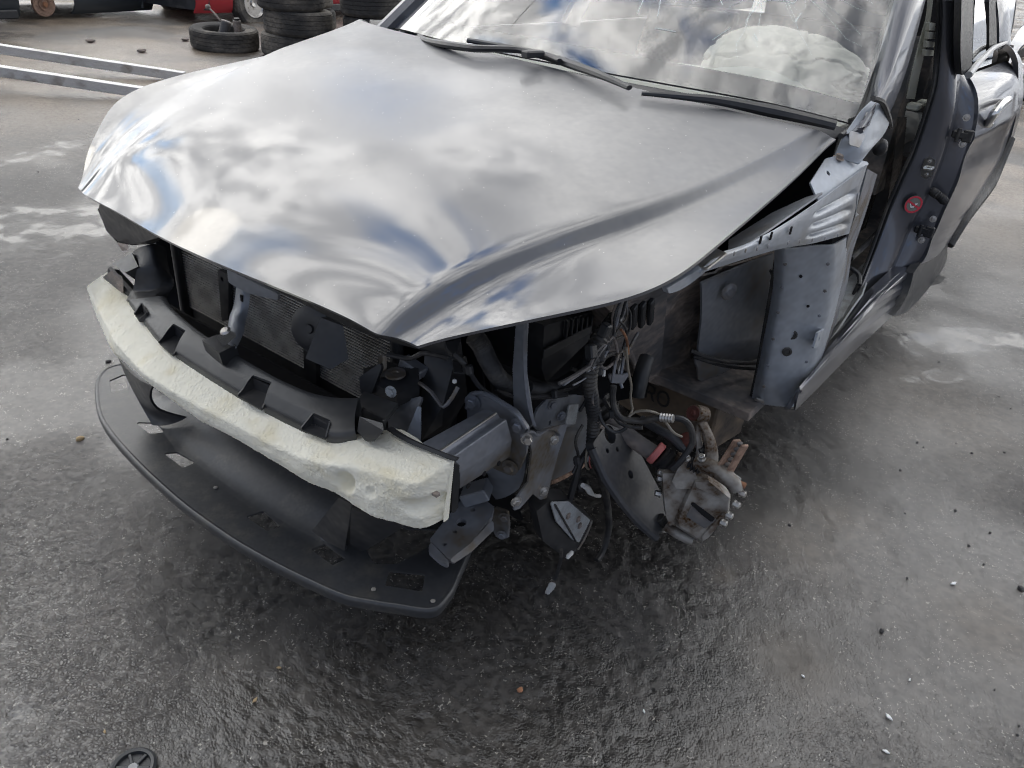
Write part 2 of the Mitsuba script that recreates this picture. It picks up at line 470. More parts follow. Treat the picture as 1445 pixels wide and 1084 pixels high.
# ------------------------------------------------------------------ the wrecked car: hood
def hood_curve(pts,n):
    p=np.array(pts,float);d=np.r_[0,np.cumsum(np.linalg.norm(np.diff(p,axis=0),axis=1))];d/=d[-1]
    return PchipInterpolator(d,p)(np.linspace(0,1,n))
NT,NS=120,120
C=hood_curve([(-.245,0,1.088),(-.1,0,1.076),(.05,0,1.056),(.25,0,1.018),(.42,0,.974),(.58,0,.918),(.69,0,.872),(.742,0,.846),(.76,0,.832)],NT)
Mm=hood_curve([(-.235,.37,1.076),(-.1,.37,1.064),(.05,.36,1.044),(.25,.34,1.008),(.40,.32,.970),(.55,.30,.920),(.65,.285,.876),(.712,.275,.842),(.732,.272,.822)],NT)
K=hood_curve([(-.345,.728,1.048),(-.26,.716,1.036),(-.035,.69,1.010),(.256,.635,.976),(.39,.575,.950),(.498,.525,.924),(.60,.49,.891),(.672,.472,.854),(.712,.463,.803)],NT)
V=hood_curve([(-.385,.742,1.038),(-.26,.735,1.018),(-.03,.722,.983),(.24,.68,.944),(.385,.632,.916),(.52,.572,.882),(.62,.525,.846),(.69,.488,.802)],NT)
E=hood_curve([(-.425,.752,1.025),(-.32,.757,1.0),(-.147,.768,.976),(.08,.785,.958),(.256,.798,.944),(.385,.803,.926),(.434,.795,.915),(.47,.772,.902),(.527,.705,.879),(.63,.60,.842),(.675,.504,.801)],NT)
ctrl=[C,Mm,K,V,E]
def hood_grid():
    L=np.array(ctrl)                     # 5,NT,3
    tw=np.clip((.7-L[...,0])/1.1,0,1)*.06
    Rr=L[::-1].copy();Rr[...,1]*=-1
    Rr[...,2]+=(tw*np.abs(L[...,1])/.75)[::-1]
    A=np.concatenate([Rr[:-1],L])        # 9
    s=np.array([-4,-3,-2,-1,0,1,2,3,4.])
    ss=np.concatenate([np.linspace(-4,-2,44)[:-1],np.linspace(-2,2,80),np.linspace(2,4,44)[1:]])
    G=PchipInterpolator(s,A,axis=0)(ss)
    g=CubicSpline(s[2:7],A[2:7],axis=0)(ss[(ss>=-2)&(ss<=2)])
    G[(ss>=-2)&(ss<=2)]=g
    t=np.linspace(0,1,NT)[None,:,None]
    L0=G[:,:1]*(1-t)+G[:,-1:]*t
    H=L0+gaussian_filter1d(G-L0,6.0,axis=1,mode='nearest')
    q=np.linspace(0,1,len(G))[:,None,None]
    L1=H[:1]*(1-q)+H[-1:]*q
    H=L1+gaussian_filter1d(H-L1,2.4,axis=0,mode='nearest')
    R2=L1+gaussian_filter1d(H-L1,13.0,axis=0,mode='nearest')
    w=np.clip((t-.3)/.3,0,1)*np.clip((.46-q)/.14,0,1)*np.clip(q/.08,0,1)
    H=H*(1-w)+R2*w
    H=L0*0+H
    return H

CAR = 'wrecked_car'
thing(CAR, 'dark grey crossover stripped of bumper, front wing, front door and wheel, with cracked windshield', 'car')
HG = hood_grid()
hood = shell(HG, .006)
add(CAR + '__hood', hood, 'hood_paint', 'grey metallic hood, still in place', smooth=40)

# ------------------------------------------------------------------ windscreen, wipers, cabin
def W(*s):
    return CAR + '__' + '__'.join(s)


ws_rows = [[(-.53, .765, 1.045), (-.40, .55, 1.078), (-.325, .25, 1.088), (-.31, 0, 1.09), (-.325, -.25, 1.09), (-.40, -.55, 1.088), (-.53, -.765, 1.07)],
           [(-.72, .733, 1.195), (-.60, .53, 1.236), (-.535, .25, 1.256), (-.52, 0, 1.26), (-.535, -.25, 1.256), (-.60, -.53, 1.24), (-.72, -.733, 1.21)],
           [(-.92, .690, 1.345), (-.82, .51, 1.390), (-.765, .24, 1.416), (-.75, 0, 1.42), (-.765, -.24, 1.416), (-.82, -.51, 1.392), (-.92, -.690, 1.355)],
           [(-1.20, .625, 1.520), (-1.12, .47, 1.565), (-1.07, .22, 1.590), (-1.06, 0, 1.595), (-1.07, -.22, 1.590), (-1.12, -.47, 1.565), (-1.20, -.625, 1.520)]]
WG = surf(ws_rows, 40, 60, raw=True)
ws_n = unit(np.cross(WG[10, 32] - WG[10, 28], WG[12, 30] - WG[8, 30]))
ws_n = ws_n if ws_n[2] > 0 else -ws_n
ws_k = add(W('windshield'), grid_mesh(WG), 'glass', 'cracked windshield reflecting the clouded sky', smooth=True)
frit = A([WG[0] + (WG[1] - WG[0]) * t for t in (0, 1, 2, 3)]) - ws_n * .004
fr2 = np.swapaxes(A([WG[:, -1 - k] for k in (0, 1)]), 0, 1) - ws_n * .004
add(W('windshield', 'frit_band'), shell(A(frit), .0015, ws_n), 'dark_void')


def on_glass(a, b):
    """A point of the windscreen: a across from the car's left, b up, 0 to 1."""
    i, j = b * (WG.shape[0] - 1), a * (WG.shape[1] - 1)
    i0, j0 = min(int(i), WG.shape[0] - 2), min(int(j), WG.shape[1] - 2)
    fi, fj = i - i0, j - j0
    return (WG[i0, j0] * (1 - fi) + WG[i0 + 1, j0] * fi) * (1 - fj) + (WG[i0, j0 + 1] * (1 - fi) + WG[i0 + 1, j0 + 1] * fi) * fj


# the crack: a star round one blow high on the driver's side, rays, broken rings and a long runner
cr, R2 = [], np.random.default_rng(3)
hub = (.215, .50)
for k in range(84):
    a = R2.uniform(0, 2 * math.pi)
    L = R2.uniform(.05, .26) * (1 if R2.random() < .6 else 1.7)
    s = R2.uniform(.0, .10)
    bend = R2.uniform(-.5, .5)
    pts = []
    for t in np.linspace(s, 1, 9):
        aa = a + bend * t * t * .6 + R2.normal(0, .02)
        q = (hub[0] + math.cos(aa) * L * t * .75, hub[1] + math.sin(aa) * L * t * 1.15)
        if .02 < q[0] < .98 and .08 < q[1] < .98:
            pts.append(on_glass(*q) + ws_n * .0005)
    if len(pts) > 3:
        cr.append(tube(pts, [R2.uniform(.0006, .0013), .00025], 4, lin=True))
for k in range(80):
    rad, a0 = R2.uniform(.008, .14), R2.uniform(0, 2 * math.pi)
    pts = []
    for t in np.linspace(0, R2.uniform(.25, .9), 7):
        rr = rad * (1 + R2.normal(0, .05))
        q = (hub[0] + math.cos(a0 + t) * rr * .75, hub[1] + math.sin(a0 + t) * rr * 1.15)
        if .02 < q[0] < .98 and .08 < q[1] < .98:
            pts.append(on_glass(*q) + ws_n * .0005)
    if len(pts) > 3:
        cr.append(tube(pts, R2.uniform(.0006, .0011), 4, lin=True))
for k in range(150):
    rad, a0 = abs(R2.normal(0, .045)), R2.uniform(0, 6.28)
    q0 = (hub[0] + math.cos(a0) * rad * .75, hub[1] + math.sin(a0) * rad * 1.15)
    a1 = R2.uniform(0, 6.28)
    pts = [on_glass(q0[0] + math.cos(a1) * t * .75, q0[1] + math.sin(a1) * t * 1.15) + ws_n * .0005 for t in np.linspace(0, R2.uniform(.004, .016), 4)]
    cr.append(tube(pts, R2.uniform(.0006, .0011), 4, lin=True))
for k in range(16):
    q0 = (R2.uniform(.1, .46), R2.uniform(.16, .48))
    a1, L = R2.normal(1.2, .7), R2.uniform(.02, .07)
    pts = [on_glass(q0[0] + math.cos(a1) * t * .75, q0[1] + math.sin(a1) * t * 1.15) + ws_n * .0005 for t in np.linspace(0, L, 5)]
    cr.append(tube(pts, R2.uniform(.0006, .0013), 4, lin=True))
add(W('windshield', 'crack'), cat(*cr), 'crack_white', 'starred crack with radiating lines in the windshield', smooth=False)
labels[W('windshield', 'crack')]['kind'] = 'stuff'
run = [on_glass(a, b) + ws_n * .0005 for a, b in ((.60, .10), (.595, .2), (.575, .32), (.555, .46), (.55, .6), (.53, .8))]
add(W('windshield', 'long_crack'), tube(run, .0006, 4), 'dark_void')

# cowl and the two wipers lying on it
cowl_rows = [[(x - .004, y, z - .030) for x, y, z in ((-.43, .735, 1.03), (-.25, .54, 1.068), (-.235, .3, 1.075), (-.24, 0, 1.082), (-.24, -.3, 1.084), (-.33, -.55, 1.085), (-.45, -.76, 1.08))],
             [(x + .01, y, z - .012) for x, y, z in ws_rows[0]]]
add(W('cowl_panel'), surf(cowl_rows, 6, 40, th=.004), 'black_plastic')
wb = [(-0.269, -0.215, 1.112), (-0.292, -0.038, 1.108), (-0.221, 0.189, 1.104), (-0.145, 0.370, 1.094)]
add(W('wiper'), tube(wb, [.009, .013, .014, .008], 8, flat=.7), 'black_plastic')
add(W('wiper', 'arm'), tube([(-0.283, -0.408, 1.098), (-0.183, -0.128, 1.108), (-0.253, -0.020, 1.114), (-0.227, 0.121, 1.110)], [.010, .017, .015, .009], 8, flat=.6), 'black_plastic')
add(W('wiper', 'joint'), rbox((-0.206, 0.053, 1.118), (.028, .06, .016), axes((.2, 1, 0), (1, 0, 0)), .005), 'black_plastic')
wb2 = [(-0.169, 0.390, 1.083), (-0.234, 0.507, 1.086), (-0.318, 0.626, 1.074), (-0.388, 0.765, 1.058)]
add(W('wiper'), tube(wb2, [.006, .012, .018, .014], 8, flat=.8), 'black_plastic')

# dash, steering wheel with its spent airbag, seats, cabin lining
dash_rows = [[(-.56, .70, 1.00), (-.44, .4, 1.03), (-.40, 0, 1.035), (-.44, -.4, 1.03), (-.56, -.70, 1.02)],
             [(-.75, .70, 1.01), (-.68, .4, 1.055), (-.66, 0, 1.06), (-.68, -.4, 1.058), (-.75, -.70, 1.03)],
             [(-.92, .70, .99), (-.95, .4, 1.07), (-.93, 0, 1.055), (-.93, -.4, 1.045), (-.95, -.70, 1.02)],
             [(-1.0, .70, .80), (-1.02, .4, .86), (-1.0, 0, .86), (-1.0, -.4, .86), (-1.0, -.70, .86)]]
add(W('dashboard'), surf(dash_rows, 24, 30, th=.01), 'dash')
add(W('dashboard', 'instrument_hood'), surf([[(-.80, .58, 1.03), (-.78, .40, 1.075), (-.80, .2, 1.04)], [(-.94, .60, 1.035), (-.96, .40, 1.115), (-.94, .18, 1.045)]], 10, 20, th=.012), 'dash')
add(W('steering_wheel'), cat(tube([(-1.10 + .045 * math.sin(t), .38 + .185 * math.cos(t), .97 + .165 * math.sin(t)) for t in np.linspace(0, 2 * math.pi, 40)], .016, 10, 60),
                             hull([(-1.08, .38 + a, .95 + b) for a in (-.09, .09) for b in (-.07, .07)] + [(-1.12, .38 + a, .95 + b) for a in (-.06, .06) for b in (-.05, .05)])), 'black_plastic')
ab = trimesh.creation.icosphere(subdivisions=5)
v = ab.vertices.copy()
fold = meshkit.fbm(v * 2.3 + 3.1, 3, 4) - .5
crease = np.abs(meshkit.fbm(v * A([1.2, 2.6, 1.8]) + 8.7, 3, 9) - .5)
v = v * (1 + .20 * fold[:, None] - .075 * np.exp(-(crease / .02) ** 2)[:, None])
v[:, 2] = np.where(v[:, 2] < -.2, -.2 + .25 * (v[:, 2] + .2), v[:, 2])
v[:, 2] *= 1 - .22 * np.clip(v[:, 1], -.2, 1)
ab.vertices = v * A([.15, .265, .135]) + A([-1.0, .415, 1.06])
add(W('airbag'), ab, 'airbag', 'spent white driver airbag hanging over the dashboard', smooth=60)


def seat(y):
    k = add(W('seat'), hull([(-1.35 + a, y + b, .45 + c) for a in (-.02, -.5) for b in (-.22, .22) for c in (0, .15)]), 'dark_void')
    add(k + '__backrest', hull([(-1.78 - .25 * (z - .6), y + b * w, z) for z, w in ((.6, 1), (1.15, .8)) for b in (-.23, .23)] + [(-1.90 - .25 * (z - .6), y + b * w, z) for z, w in ((.6, 1), (1.15, .8)) for b in (-.23, .23)]), 'housing_metal')
    add(k + '__headrest', blob((-2.0, y, 1.30), (.06, .13, .09), 3, .1), 'housing_metal')


seat(.38)
seat(-.38)
add(W('floor_pan'), rbox((-1.55, 0, .27), (2.3, 1.5, .03)), 'housing_metal')
add(W('firewall'), plate([(-.84, .66, .30), (-.84, -.74, .30), (-.84, -.74, .99), (-.84, .66, .96)], .01, out=(1, 0, 0)), 'dark_void')
add(W('rear_blank_panel'), plate([(-2.70, .80, .22), (-2.70, -.80, .22), (-2.70, -.78, 1.12), (-2.70, .78, 1.12)], .02, out=(1, 0, 0)), 'housing_metal')  # added dark panel, stops bright ground showing through the cabin
roof_rows = [[(-1.20, .625, 1.522), (-1.07, .22, 1.592), (-1.06, 0, 1.597), (-1.07, -.22, 1.592), (-1.20, -.625, 1.522)],
             [(-2.2, .63, 1.56), (-2.2, .22, 1.62), (-2.2, 0, 1.625), (-2.2, -.22, 1.62), (-2.2, -.63, 1.56)],
             [(-3.2, .60, 1.46), (-3.25, .22, 1.53), (-3.27, 0, 1.54), (-3.25, -.22, 1.53), (-3.2, -.60, 1.46)],
             [(-3.52, .66, 1.08), (-3.6, .22, 1.08), (-3.62, 0, 1.08), (-3.6, -.22, 1.08), (-3.52, -.66, 1.08)],
             [(-3.60, .66, .35), (-3.68, .22, .35), (-3.7, 0, .35), (-3.68, -.22, .35), (-3.60, -.66, .35)]]
add(W('roof'), surf(roof_rows, 40, 24, th=.02), 'body_paint')
rs = [[(.40, -.78, .22), (-.5, -.84, .20), (-1.6, -.85, .20), (-2.7, -.85, .22), (-3.6, -.70, .25)], [(.40, -.80, .50), (-.5, -.86, .42), (-1.6, -.87, .40), (-2.7, -.87, .42), (-3.6, -.70, .45)], [(.36, -.80, .72), (-.5, -.86, .75), (-1.6, -.87, .75), (-2.7, -.88, .75), (-3.62, -.70, .8)],
      [(.30, -.79, .88), (-.5, -.80, 1.06), (-1.6, -.81, 1.06), (-2.7, -.81, 1.07), (-3.55, -.68, 1.08)]]
add(W('right_side'), surf(rs, 14, 40, th=.02, out=(0, -1, 0)), 'body_paint')
add(W('right_pillar'), cat(tube([(-.50, -.80, 1.04), (-.80, -.73, 1.27), (-1.20, -.64, 1.52), (-2.2, -.62, 1.57), (-3.2, -.60, 1.46)], .03, 8),
                           beam((-1.62, -.80, 1.05), (-1.72, -.64, 1.55), .05, .12, (1, 0, 0)), beam((-2.6, -.80, 1.05), (-2.75, -.63, 1.53), .05, .12, (1, 0, 0))), 'body_paint')
add(W('right_window_blanks'), surf([[(-.62, -.80, 1.06), (-1.6, -.80, 1.06), (-2.7, -.80, 1.07), (-3.4, -.70, 1.1)], [(-1.15, -.655, 1.50), (-1.7, -.64, 1.54), (-2.4, -.63, 1.54), (-3.2, -.60, 1.46)]], 6, 30, th=.004, out=(0, -1, 0)), 'dark_void')  # opaque dark panels added in place of side glass, to keep sky light out
# the folded-out right door mirror, seen past the hood's far corner
mr = add(W('right_mirror'), surf([[(-0.569, -0.920, 1.076), (-0.647, -0.920, 1.074), (-0.701, -0.900, 1.098), (-0.748, -0.880, 1.168)], [(-0.514, -0.840, 1.055), (-0.573, -0.820, 1.047), (-0.642, -0.820, 1.072), (-0.718, -0.820, 1.151)]], 8, 16, th=.02, out=(1, 0, 0)), 'black_plastic')
add(W('right_mirror', 'stalk'), tube([(-0.601, -0.800, 1.053), (-0.662, -0.820, 1.098), (-0.690, -0.800, 1.149)], .014, 8), 'black_plastic')

# ------------------------------------------------------------------ left front pillar, door opening, rear door
ap_rows = [[(-0.487, 0.765, 1.025), (-0.657, 0.748, 1.072), (-0.754, 0.722, 1.182), (-0.864, 0.695, 1.299), (-1.20, .632, 1.53)],
           [(-0.474, 0.785, 1.037), (-0.625, 0.768, 1.092), (-0.747, 0.742, 1.190), (-0.872, 0.715, 1.301), (-1.22, .655, 1.525)],
           [(-0.476, 0.800, 1.049), (-0.637, 0.782, 1.106), (-0.793, 0.760, 1.194), (-0.949, 0.733, 1.302), (-1.26, .67, 1.515)],
           [(-0.712, 0.785, 1.015), (-0.860, 0.770, 1.052), (-0.982, 0.750, 1.148), (-1.066, 0.725, 1.300), (-1.30, .66, 1.49)]]
add(W('front_pillar'), surf(ap_rows, 20, 40, th=.012, out=(.4, .8, .5)), 'body_paint')
add(W('windshield', 'moulding'), tube([(-0.454, 0.765, 1.026), (-0.663, 0.742, 1.069), (-0.765, 0.716, 1.181), (-0.874, 0.690, 1.301), (-1.19, .628, 1.53)], .007, 6), 'black_plastic')
# bare pillar foot where the wing was bolted
pf = [[(-0.457, 0.765, 0.977), (-0.479, 0.790, 0.971), (-0.505, 0.812, 0.965)],
      [(-0.473, 0.765, 1.017), (-0.489, 0.795, 1.005), (-0.556, 0.815, 0.990)],
      [(-0.517, 0.768, 1.051), (-0.541, 0.798, 1.038), (-0.659, 0.812, 1.013)],
      [(-0.568, 0.772, 1.082), (-0.595, 0.796, 1.070), (-0.705, 0.806, 1.037)],
      [(-0.609, 0.776, 1.096), (-0.612, 0.793, 1.093), (-0.652, 0.800, 1.074)]]
add(W('pillar_foot'), surf(pf, 20, 20, th=.006, out=(.4, .8, .5)), 'primer_paint')
add(W('pillar_foot', 'seal'), tube([(-0.543, 0.790, 1.105), (-0.581, 0.800, 1.097), (-0.647, 0.805, 1.067), (-0.756, 0.800, 1.019)], .007, 6), 'rubber')
add(W('pillar_foot', 'recess'), plate([(-0.426, 0.790, 1.047), (-0.509, 0.806, 1.031), (-0.460, 0.812, 1.009), (-0.409, 0.800, 1.020)], .002, out=(.4, .8, .5)), 'frame_metal')

# the upper apron rail: bolt flange on top, ribbed outer wall, bracket at the tip
fl = [(-0.283, 0.765, 0.941), (-0.399, 0.765, 0.986), (-0.458, 0.775, 0.987), (-0.583, 0.815, 0.954), (-0.377, 0.815, 0.927), (-0.270, 0.812, 0.925)]
add(W('wing_flange'), plate(fl, .004, holes=[((-0.374, 0.775, 0.950), .006)], out=(0, .3, 1)), 'primer_paint')
for uv_ in ((-0.452, 0.775, 0.977), (-0.418, 0.770, 0.958)):
    add(W('wing_flange', 'bolt'), hexbolt(uv_, (0, .25, 1), .009, .008), 'housing_metal')
fl2 = [(-0.292, 0.812, 0.921), (-0.274, 0.765, 0.942), (-0.170, 0.745, 0.899), (0.038, 0.745, 0.876), (0.202, 0.800, 0.919), (-0.018, 0.808, 0.914)]
add(W('rail_top'), plate(fl2, .004, out=(0, .3, 1)), 'primer_dark')
rw = [[(0.210, 0.800, 0.923), (0.098, 0.805, 0.915), (-0.005, 0.812, 0.918), (-0.239, 0.820, 0.933), (-0.541, 0.822, 0.958)],
      [(0.252, 0.806, 0.923), (0.112, 0.812, 0.911), (-0.019, 0.818, 0.902), (-0.253, 0.825, 0.899), (-0.541, 0.822, 0.909)],
      [(0.288, 0.806, 0.917), (0.106, 0.812, 0.899), (-0.040, 0.818, 0.882), (-0.286, 0.826, 0.857), (-0.559, 0.822, 0.845)],
      [(0.297, 0.800, 0.905), (0.080, 0.806, 0.880), (-0.053, 0.812, 0.864), (-0.275, 0.822, 0.827), (-0.579, 0.820, 0.778)]]
RWG = surf(rw, 60, 120, raw=True)
vv, uu = np.meshgrid(np.linspace(0, 1, 60), np.linspace(0, 1, 120), indexing='ij')
for c0, s0 in ((.30, .03), (.55, .04), (.78, .03)):
    ln = c0 + .10 * (uu - .7)
    rib = np.exp(-((vv - ln) / .05) ** 2) * np.clip((uu - .55) / .08, 0, 1) * np.clip((.97 - uu) / .05, 0, 1)
    RWG[..., 1] -= .012 * rib
add(W('apron_rail'), shell(RWG, .004, (0, 1, 0)), 'primer_paint', 'bare blue grey upper rail of the front wing', smooth=50)
for q in ((0.076, 0.814, 0.915), (0.033, 0.818, 0.914), (-0.062, 0.824, 0.905)):
    add(W('apron_rail', 'slot'), rbox(q, (.007, .003, .016), None, .001), 'dark_void')
tipb = [(0.276, 0.760, 0.905), (0.172, 0.755, 0.910), (0.227, 0.810, 0.930), (0.300, 0.812, 0.914)]
add(W('apron_rail', 'tip_bracket'), plate(tipb, .003, holes=[((0.270, 0.775, 0.922), .006), ((0.282, 0.800, 0.920), .005)], out=(0, .3, 1)), 'bare_steel')
lo = [[(0.396, 0.790, 0.904), (0.330, 0.790, 0.905), (0.295, 0.800, 0.912)], [(0.385, 0.790, 0.892), (0.316, 0.790, 0.885), (0.277, 0.800, 0.902)]]
add(W('apron_rail', 'tip'), surf(lo, 8, 12, th=.01, out=(0, 1, 0)), 'primer_paint')

# front face of the hinge pillar
hp = [[(-0.341, 0.715, 0.770), (-0.416, 0.712, 0.654), (-0.457, 0.712, 0.498), (-0.484, 0.715, 0.345), (-0.483, 0.720, 0.274)],
      [(-0.307, 0.745, 0.785), (-0.381, 0.745, 0.665), (-0.426, 0.745, 0.510), (-0.459, 0.747, 0.357), (-0.487, 0.748, 0.276)],
      [(-0.379, 0.790, 0.784), (-0.460, 0.795, 0.658), (-0.521, 0.798, 0.485), (-0.508, 0.800, 0.347), (-0.514, 0.800, 0.277)],
      [(-0.458, 0.822, 0.779), (-0.564, 0.826, 0.647), (-0.611, 0.828, 0.487), (-0.605, 0.830, 0.343), (-0.540, 0.830, 0.283)],
      [(-0.596, 0.815, 0.765), (-0.665, 0.822, 0.617), (-0.686, 0.826, 0.471), (-0.666, 0.830, 0.334), (-0.574, 0.832, 0.307)]]
add(W('hinge_pillar'), surf(hp, 40, 40, th=.006, out=(1, .4, 0)), 'primer_paint', 'blue grey front face of the hinge pillar', smooth=60)
for q in ((-0.485, 0.779, 0.510), (-0.470, 0.781, 0.466)):
    add(W('hinge_pillar', 'grommet'), lathe([(0, .001), (.011, .002), (.013, .005), (.008, .006), (.006, .003), (0, .003)], A(q) + A([.004, 0, 0]), (1, .45, .05)), 'black_plastic')
add(W('hinge_pillar', 'edge_seam'), tube([(-0.385, 0.713, 0.753), (-0.416, 0.712, 0.654), (-0.457, 0.712, 0.498), (-0.491, 0.713, 0.341), (-0.494, 0.715, 0.267)], .006, 6), 'rubber')
add(W('hinge_pillar', 'clip'), cat(beam((-0.464, 0.735, 0.296), (-0.495, 0.760, 0.282), .012, .006, (1, 0, 0)),), 'bare_steel')
jamb = [[(-0.552, 0.822, 0.948), (-0.575, 0.822, 0.834), (-0.583, 0.820, 0.767), (-0.665, 0.822, 0.617), (-0.686, 0.826, 0.471), (-0.644, 0.832, 0.339)],
        [(-0.833, 0.790, 0.880), (-0.840, 0.790, 0.747), (-0.831, 0.790, 0.669), (-0.897, 0.790, 0.517), (-0.881, 0.795, 0.404), (-0.752, 0.810, 0.348)]]
add(W('door_jamb'), surf(jamb, 10, 40, th=.006, out=(0, 1, 0)), 'frame_metal')
add(W('door_jamb', 'hinge_pad'), plate([(-0.520, 0.825, 0.896), (-0.709, 0.800, 0.862), (-0.750, 0.800, 0.793), (-0.582, 0.822, 0.822)], .006, holes=[((-0.611, 0.815, 0.858), .007), ((-0.624, 0.815, 0.834), .007)], out=(0, 1, .2)), 'primer_paint')
add(W('door_jamb', 'hinge_pad'), plate([(-0.512, 0.835, 0.524), (-0.594, 0.830, 0.506), (-0.575, 0.835, 0.463), (-0.497, 0.838, 0.484)], .006, holes=[((-0.545, 0.834, 0.495), .007)], out=(0, 1, .2)), 'primer_paint')
add(W('door_jamb', 'stopper'), blob((-0.720, 0.800, 0.971), (.02, .018, .022), 2, .08), 'rubber')

# rocker panel in steps
rk = [[(-0.475, 0.845, 0.301), (-0.644, 0.845, 0.292), (-0.998, 0.845, 0.278), (-1.720, 0.842, 0.211), (-2.3, .842, .275)],
      [(-0.438, 0.850, 0.347), (-0.605, 0.850, 0.337), (-0.929, 0.850, 0.331), (-1.486, 0.850, 0.305), (-2.3, .85, .31)],
      [(-0.455, 0.845, 0.364), (-0.617, 0.845, 0.363), (-0.909, 0.845, 0.369), (-1.306, 0.845, 0.376), (-2.3, .845, .35)],
      [(-0.455, 0.846, 0.382), (-0.613, 0.846, 0.385), (-0.856, 0.846, 0.405), (-1.184, 0.846, 0.424), (-2.3, .846, .37)],
      [(-0.606, 0.825, 0.352), (-0.706, 0.825, 0.364), (-0.882, 0.825, 0.391), (-1.152, 0.825, 0.425), (-2.3, .825, .39)],
      [(-0.804, 0.790, 0.317), (-0.866, 0.790, 0.339), (-1.004, 0.790, 0.366), (-1.172, 0.790, 0.415), (-2.3, .79, .40)]]
RK = np.stack([dense([r[k] for r in [dense(q, 40, True) for q in rk]], 46, True) for k in range(40)], 1)
RK[1:-1] = gaussian_filter1d(RK, 1.2, axis=0, mode='nearest')[1:-1]
for c0 in (12, 20, 28):
    RK[c0 - 1:c0 + 2, :, 1] -= .006
add(W('rocker'), shell(RK, .006, (0, 1, .3)), 'body_paint', smooth=35)
add(W('rocker', 'front_end'), plate([(-0.479, 0.844, 0.298), (-0.459, 0.845, 0.380), (-0.642, 0.800, 0.274), (-0.561, 0.790, 0.246)], .01, out=(1, .2, 0)), 'frame_metal')
add(W('sill_trim'), surf([[(-0.825, 0.790, 0.325), (-0.939, 0.790, 0.358), (-1.060, 0.790, 0.401), (-1.160, 0.790, 0.426)], [(-1.083, 0.740, 0.289), (-1.159, 0.740, 0.323), (-1.280, 0.740, 0.346), (-1.386, 0.750, 0.392)]], 6, 16, th=.006), 'pale_plastic')
add(W('cabin_carpet'), surf([[(-0.989, 0.773, 0.360), (-1.138, 0.767, 0.360), (-1.321, 0.761, 0.360)], [(-1.395, 0.676, 0.360), (-1.541, 0.671, 0.360), (-1.753, 0.664, 0.360)]], 6, 10, th=.006), 'pale_plastic')
add(W('floor_cable'), tube([(-1.291, 0.685, 0.420), (-1.344, 0.693, 0.440), (-1.343, 0.721, 0.430), (-1.313, 0.744, 0.400)], .008, 8), 'grey_plastic')
add(W('floor_cable'), tube([(-1.256, 0.702, 0.500), (-1.460, 0.696, 0.500), (-1.716, 0.683, 0.500)], .01, 8), 'rubber')
add(W('seat_belt'), surf([[(-1.708, 0.620, 0.904), (-1.849, 0.620, 0.743), (-2.041, 0.620, 0.478)], [(-1.851, 0.620, 0.888), (-2.008, 0.620, 0.720), (-2.193, 0.620, 0.447)]], 4, 14, th=.003, out=(0, 1, 0)), 'housing_metal')
add(W('seat_corner'), blob((-2.647, 0.520, 0.702), (.12, .1, .10), 4, .2), 'pale_plastic')
add(W('seat_corner'), blob((-2.423, 0.500, 0.758), (.08, .07, .07), 5, .25), 'dash')
# torn inner trim of the centre pillar, with its ribs
tr = [[(-1.496, 0.660, 1.291), (-1.548, 0.660, 1.165), (-1.543, 0.670, 1.035), (-1.504, 0.670, 0.993)], [(-1.504, 0.640, 1.289), (-1.553, 0.640, 1.162), (-1.541, 0.650, 1.014), (-1.490, 0.650, 0.996)]]
tl = [(1318, 0), (1316, 25), (1308, 60), (1299, 95), (1290, 138)]
trr = [(1304, 0), (1302, 25), (1295, 60), (1285, 95), (1278, 137)]
add(W('pillar_trim'), surf([[(-1.390, 0.660, 1.292), (-1.446, 0.660, 1.241), (-1.476, 0.660, 1.168), (-1.504, 0.660, 1.081), (-1.551, 0.660, 0.989)], [(-1.403, 0.675, 1.293), (-1.442, 0.675, 1.243), (-1.505, 0.675, 1.169), (-1.546, 0.675, 1.080), (-1.601, 0.675, 0.985)]], 6, 24, th=.004, out=(.5, 1, 0)), 'beige_trim', 'torn beige trim inside the door opening')
add(W('pillar_trim', 'rib'), plate([(-1.380, 0.690, 1.232), (-1.484, 0.690, 1.228), (-1.508, 0.690, 1.206), (-1.404, 0.690, 1.210)], .012, out=(.6, 1, 0), rnd=.001), 'beige_trim')
add(W('pillar_trim', 'rib'), plate([(-1.411, 0.690, 1.205), (-1.518, 0.690, 1.200), (-1.539, 0.690, 1.180), (-1.433, 0.690, 1.184)], .012, out=(.6, 1, 0), rnd=.001), 'beige_trim')
add(W('pillar_trim', 'rib'), plate([(-1.433, 0.690, 1.178), (-1.542, 0.690, 1.171), (-1.560, 0.690, 1.154), (-1.452, 0.690, 1.159)], .012, out=(.6, 1, 0), rnd=.001), 'beige_trim')
add(W('pillar_trim', 'rib'), plate([(-1.452, 0.690, 1.152), (-1.574, 0.690, 1.144), (-1.592, 0.690, 1.126), (-1.472, 0.690, 1.132)], .012, out=(.6, 1, 0), rnd=.001), 'beige_trim')
add(W('pillar_trim', 'lower_clip'), rbox((-1.601, 0.680, 0.962), (.05, .04, .022), None, .004), 'beige_trim')
add(W('pillar_trim', 'lower_clip'), rbox((-1.726, 0.680, 0.962), (.06, .03, .018), None, .004), 'beige_trim')
add(W('pillar_trim', 'backing'), surf([[(-1.526, 0.660, 1.291), (-1.715, 0.660, 1.158), (-1.791, 0.660, 1.038), (-1.830, 0.660, 0.936)], [(-1.508, 0.680, 1.293), (-1.781, 0.680, 1.112), (-1.845, 0.680, 1.000), (-1.914, 0.680, 0.879)]], 6, 16, th=.004, out=(.5, 1, 0)), 'housing_metal')

